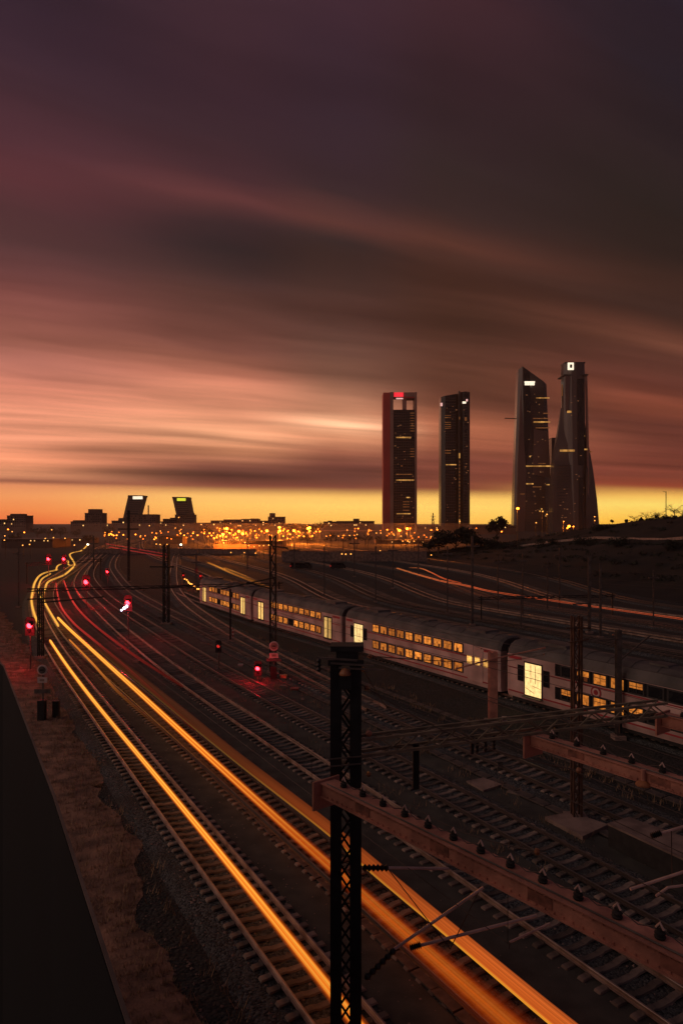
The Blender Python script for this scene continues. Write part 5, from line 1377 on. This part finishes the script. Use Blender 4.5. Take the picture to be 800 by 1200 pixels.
for u, row, hh, w, lb in ((640,14,3,5,'dark scrub low on the hill below the pointed tower'),(682,12,2.6,6,'dark scrub low on the hill below the rightmost tower'),(735,13,2.8,6,'dark scrub in the middle of the hillside'),(775,11,2.6,6,'dark scrub low on the hillside near the right edge'),(700,22,2.2,6,'dark scrub high on the hill right of the rightmost tower'),(600,15,2.5,6,'dark scrub at the thin left end of the hill')):
    p = hill_at(u, row); rr = random.Random(u); t = thing('shrub', lb, 'shrub', p)
    mb = MB(); 
    for _ in range(5): leaf_cloud(mb, (rr.uniform(-w/2,w/2), rr.uniform(-1.5,1.5), hh*.35), w*.3, hh*.5, 120, .28, rr)
    mb.build('foliage', M['leaf'], t)
    st = MB()
    for _ in range(5): st.tube([(rr.uniform(-1,1),0,-.4),(rr.uniform(-w/2,w/2),rr.uniform(-1,1),hh*.6)], [.06,.02], 4)
    st.build('stem', M['bark'], t)

sb = MB(); rr = random.Random(77)
for _ in range(900):
    i = rr.randrange(3, hnr-1); j = rr.choice((5,7,9,11,13,15,20,22,24,26,27,28)); p = Vector(hv[i*hnc+j]).lerp(Vector(hv[(i+1)*hnc+min(j+1, hnc-1)]), rr.random())
    leaf_cloud(sb, (p.x, p.y, p.z+.2), rr.uniform(.5,2.2), rr.uniform(.25,.8), rr.randrange(14, 30), .30, rr)
tag(sb.build('undergrowth', M['leaf']), 'rough dark scrub covering the hillside under the towers', 'scrub', kind='stuff')
# ------------------------------------------------------------------ lamps of the city and the yard
MARKS = [(0,40,'below the squat block at far left'),(40,95,'along the tree line left of the plain tower'),(95,128,'under the plain tall tower at left'),(128,150,'left of the wide pale block'),(150,186,'in front of the wide pale block'),
         (186,204,'around the dark shed'),(204,232,'under the right leaning tower'),(232,258,'left of the warehouse'),(258,276,'over the left half of the warehouse'),(276,300,'over the right half of the warehouse'),(300,322,'beside the twin-topped building'),(322,340,'right of the twin-topped building'),
         (340,360,'above the left end of low wall'),(360,392,'under the left end of the road deck'),(392,440,'under the long flat block'),(440,490,'at the foot of the first tower'),(490,530,'between first and second towers'),(530,600,'around the round-topped tree'),(600,655,'on the pointed tower'),(655,810,'at the foot of the rightmost tower')]
ORD = ['first','second','third','fourth','fifth','sixth','seventh','eighth','ninth','tenth','eleventh','twelfth','thirteenth','fourteenth','fifteenth','sixteenth','seventeenth','eighteenth','nineteenth','twentieth','twenty-first','twenty-second','twenty-third','twenty-fourth','twenty-fifth','twenty-sixth','twenty-seventh','twenty-eighth','twenty-ninth','thirtieth']
KINDW = {'big':'glaring orange street lamp','mid':'smaller orange street lamp','sml':'tiny warm yard lamp','dim':'added amber glow dot'}
def lamp_label(key, u, v):
    a, b, w = [m_ for m_ in MARKS if m_[0] <= u < m_[1]][0]
    mates = sorted(q for q in lights[key][6] if a <= q[0] < b); k_ = mates.index((u, v))
    if len(mates) == 1: return 'only '+KINDW[key]+' '+w
    return ORD[k_]+' '+KINDW[key]+' from left '+w
def lamp_proto(name, m, r, label, cat, group):
    t = thing(name, label, cat, (0,0,0), 0, group)
    MB().tube([(0,0,-1.0),(0,0,.0)], .09, 5).build('lamp_pole', M['darksteel'], t)
    MB().bar((0,0,0),(0,-.9,.25), .10).build('arm', M['darksteel'], t)
    MB().sphere((0,-.95,.12), r, 10, 6, (1,1,.75)).build('lamp_head', M[m], t)
    return t
_r = random.Random(21)
GLOWDOTS = [(round(_r.uniform(236, 352), 1), round(_r.triangular(617.5, 634, 624), 1)) for _ in range(54)]+[(round(_r.uniform(120, 238), 1), round(_r.uniform(622, 632), 1)) for _ in range(26)]+[(round(_r.uniform(350, 560), 1), round(_r.uniform(619, 631), 1)) for _ in range(44)]  # scattered at random, added to fill in the orange street glow
M['glowdot'] = emit('amber_glow_dot', (1.0, .20, .015), 3.2)
lights = {
 'big': ('street_lamp','lampO',.92,'bright sodium street lamp glaring orange above the far roofs','street lamp','glaring sodium lamps along the far road',
   [(266.1,619.5),(284.5,625.3),(389-28.5+.5,619.2),(327.4,618.0),(328,622),(344.5,621.8),(362.7,618.3),(265.6,619.2),(261.4,626),(312.8,622),(476.8,619.6),(467.8,621.5),(606.2,595.8),(666.2,616.6),(280.1,622.4)]),
 'mid': ('street_lamp','lampO',.46,'smaller sodium street lamp in the orange row below the skyline','street lamp','smaller sodium lamps along the far road',
   [(298.6,622.2),(306.5,622.6),(269.5,625),(332,628.2),(337,631),(349.4,622.8),(350.2,628),(363.3,622),(370.3,622.9),(374.7,622.8),(366,628),(261,633),(278,630),(159,626.3),(226.3,624.9),(231.6,627.2),(239.4,625),(245.6,624.8),(254,630),(261,626.6),(269,624.5),(453.5,620.8),(419.6,619.4),(505,621.2),(512,620.8),(131.5,626.5),(137,627.2),(144.8,626.8),(211.7,625),(216,627.3),(183,630.3),(181,632),(128,627),(133.5,627.5),(130,625.5),(664,619),(671.5,617),(656,627),(546.5,620.3),(9.8,620.4),(28.8,623.9),(595,615),(587.4,623),(258,628),(251,631),(265,629),(274,627),(290,628.5),(301,630),(318,627.5),(323,629.5),(340,626),(356,628.5),(248,627.5)]),
 'sml': ('yard_lamp','lampOs',.36,'small warm yard lamp, a mere dot in front of the dark far trees','yard lamp','small yard lamps in front of the far trees',
   [(291.5,639.5),(297.8,640.6),(304,639.5),(309,639.4),(315,638.8),(270.6,647.4),(286.4,647.6),(299.4,648.3),(382.3,628.3),(396.5,628.2),(409.5,627.5),(418.2,626.4),(406.7,621.2),(432,622),(440.8,624.6),(461.6,627),(469.7,628.2),(471.7,634.2),(477.5,634.2),(484.9,634.3),(446,624.7),(504.7,629),(513.6,624.8),(445.2,645.4),(505,650.4),(14.7,623),(60.9,620.8),(26.9,639),(35,638),(87.5,638.8),(76.5,630.8),(63,630),(53.4,631),(175.3,616),(188,622.3),(165,627.8),(183.4,637.6),(187.8,638),(196,638),(212,638),(205.6,618.7),(212.3,620.4),(209.6,606.4),(538.4,611),(635.2,599.5),(640.5,602.8),(627.8,612.5),(696.3,610),(696.2,605.5),(527.5,655.4),(6,628),(5.5,633),(660,611),(797,621)]),
 'dim': ('street_lamp','glowdot',.42,'dim amber street lamp','street lamp','added amber dots for the glow beyond the yard', GLOWDOTS),
 'wht': ('yard_lamp','lampW',.62,'whitish yard lamp down the tracks','yard lamp','whitish lamps down the yard',
   [(103.3,637.9),(212.2,638.2)]),
}
for key, (nm, m, r_, lb, cat, grp, pts_) in lights.items():
    proto = lamp_proto(nm, m, r_, lb, cat, grp); tr_ = proto_tree(proto)
    for i, (u, v) in enumerate(pts_):
        Y = 430 if v <= 624 else (330 if v <= 632 else 250)
        c = Q(u, v, Y); s = 1.0 if Y > 400 else (.8 if Y > 300 else .65)
        o = proto if i == 0 else dup(proto, tree=tr_)
        o.location = c+Vector((0,.95*s,-.12*s)); o.scale = (s, s, s)
        if key != 'wht': o['label'] = lamp_label(key, u, v)
        if key == 'wht': o['label'] = ('whitish-yellow yard lamp at the head of the golden streaks', 'whitish lamp above the wall right of the dark shed')[i]; o.pop('group', None) if False else None
        # each pole reaches its own ground
        pole = [q for q in ([proto.children] if i == 0 else [o.children])[0] if q.name.startswith('lamp_pole')][0]
        pole.scale = (1, 1, max(1.0, o.location.z/s))
# extra: a lamp pole on the hill
p = hill_at(777, 27); t = thing('lamp_post', 'thin unlit lamp post on the hill crest among the bare trees', 'lamp post', p)
MB().tube([(0,0,-.5),(0,0,H-(576-V0)*p.y/F-p.z)], .12, 6).build('pole', M['darksteel'], t); MB().bar((0,0,H-(576.5-V0)*p.y/F-p.z),(-.9,0,H-(576-V0)*p.y/F-p.z), .12).build('lamp_head', M['darksteel'], t)

# a far train's light trail, stood in for by added lamps, at (217..245, 680..700)
proto = None
for i in range(17):
    f_ = i/16; u = 217+28*f_+random.uniform(-1,1); v = 680+20*f_+random.uniform(-1.2,1.2)
    if proto is None:
        proto = thing('train_light_dot', 'low yellow dot of train light, one of a dotted chain beyond the farthest carriage', 'track lamp', (0,0,0), 0, 'dotted chain of train light')
        MB().box(-.08,.08,-.08,.08,-.5,0).build('lamp_pole', M['darksteel'], proto); MB().sphere((0,0,.12), .16, 8, 5).build('lamp_head', M['lampOs'], proto); tr_ = proto_tree(proto); o = proto
    else: o = dup(proto, tree=tr_)
    o.location = P(u, v, .5); o['label'] = ORD[i]+' low yellow dot of train light from the far end of the dotted chain'

# parked vehicles under the lamps
def van(u, v, ln, label, m='trainwhite', lights_='tail', Yf=1.0, rz=0.0):
    b = P(u, v, 0); t = thing('parked_van', label, 'van', b, rz)
    l2 = ln/2
    MB().prism([(-l2,.35),(l2,.35),(l2,1.0),(l2-.25,1.25),(l2-.9,1.95),(-l2+.1,2.0),(-l2,1.8)], -.9, .9).build('body', M[m], t)
    MB().prism([(l2-.95,1.2),(l2-.35,1.2),(l2-.92,1.82),(l2-1.15,1.82)], -.915, -.9).build('window', M['glassdark'], t)
    MB().prism([(-l2+.3,1.25),(l2-1.4,1.25),(l2-1.4,1.8),(-l2+.3,1.8)], -.912, -.9).build('window', M['glassdark'], t)
    for x in (-l2+.8, l2-.8):
        w_ = MB().lathe((x,-.80,.33), [(.1,-.10),(.33,-.09),(.33,.09),(.1,.10)], 14, 'y').build('wheel', M['black'], t); MB().lathe((x,-.91,.33), [(.18,-.01),(.18,.01)], 10, 'y').build('rim', M['oldsteel'], w_)
    if lights_ == 'tail': MB().box(-l2-.02, -l2+.16, -.96, -.7, .8, 1.15).build('tail_light', M['sigreddim'], t)
    elif lights_: MB().sphere((l2-.02,-.75,.75), .22, 8, 5).build('headlight', M['lampOs'], t); 
    return t
van(353, 667, 6.2, 'dark parked van with a red tail light in the middle of the yard', 'bogie', 'tail')
van(396, 667, 4.4, 'small dark vehicle with dull red tail lights right of the parked van', 'bogie', 'tail')
van(398, 652, 4.6, 'pale parked van, left one under the cluster of yard lights', 'trainwhite', 'head')
van(409, 651.5, 4.6, 'pale parked van, right one under the cluster of yard lights', 'trainwhite', 'head')
for i, (u, v) in enumerate(((397,648),(400.5,649.5),(403,646.5),(405,649.8),(408,646.8),(411,649.6),(415,648.6))):
    c = P(u, v, 2.6); t = thing('lamp_post', ORD[i]+' low warm lamp from left in the cluster over the parked vans', 'yard lamp', (c.x, c.y, 0), 0, 'cluster of lamps over the parked vans')
    MB().tube([(0,0,0),(0,0,2.6)], .06, 5).build('lamp_pole', M['darksteel'], t); MB().sphere((0,0,2.7), .22, 8, 5).build('lamp_head', M['lampOs'], t)

# sodium glow: the lit lamps of the far road
for (u, v) in lights['big'][6]:
    Y = 430 if v <= 624 else 330
    l = bpy.data.lights.new('lamp_glow', 'POINT'); l.energy = 42000; l.color = (1.0, .21, .016); l.shadow_soft_size = 1.0
    o = bpy.data.objects.new('lamp_glow', l); COL.objects.link(o); o.location = Q(u, v, Y)+Vector((0,-2.2,-.5))
# ------------------------------------------------------------------ evening haze over the city
hm = bpy.data.materials.new('evening_haze'); hm.use_nodes = True; t_ = hm.node_tree
for n_ in list(t_.nodes):
    if n_.type != 'OUTPUT_MATERIAL': t_.nodes.remove(n_)
pv = t_.nodes.new('ShaderNodeVolumePrincipled'); pv.inputs['Density'].default_value = HAZE; pv.inputs['Color'].default_value = (.9,.82,.78,1); pv.inputs['Anisotropy'].default_value = .2
t_.links.new(pv.outputs['Volume'], t_.nodes['Material Output'].inputs['Volume'])
mm = hm.copy(); mm.name = 'low_street_haze'; mm.node_tree.nodes[pv.name].inputs['Density'].default_value = 0.00042
tag(MB().box(-210, 80, 283, 650, -.6, 13.0).build('mist', mm), kind='stuff')
tag(MB().box(-5100, 5100, -45, 5100, -1.0, 262).build('haze', hm), kind='stuff')
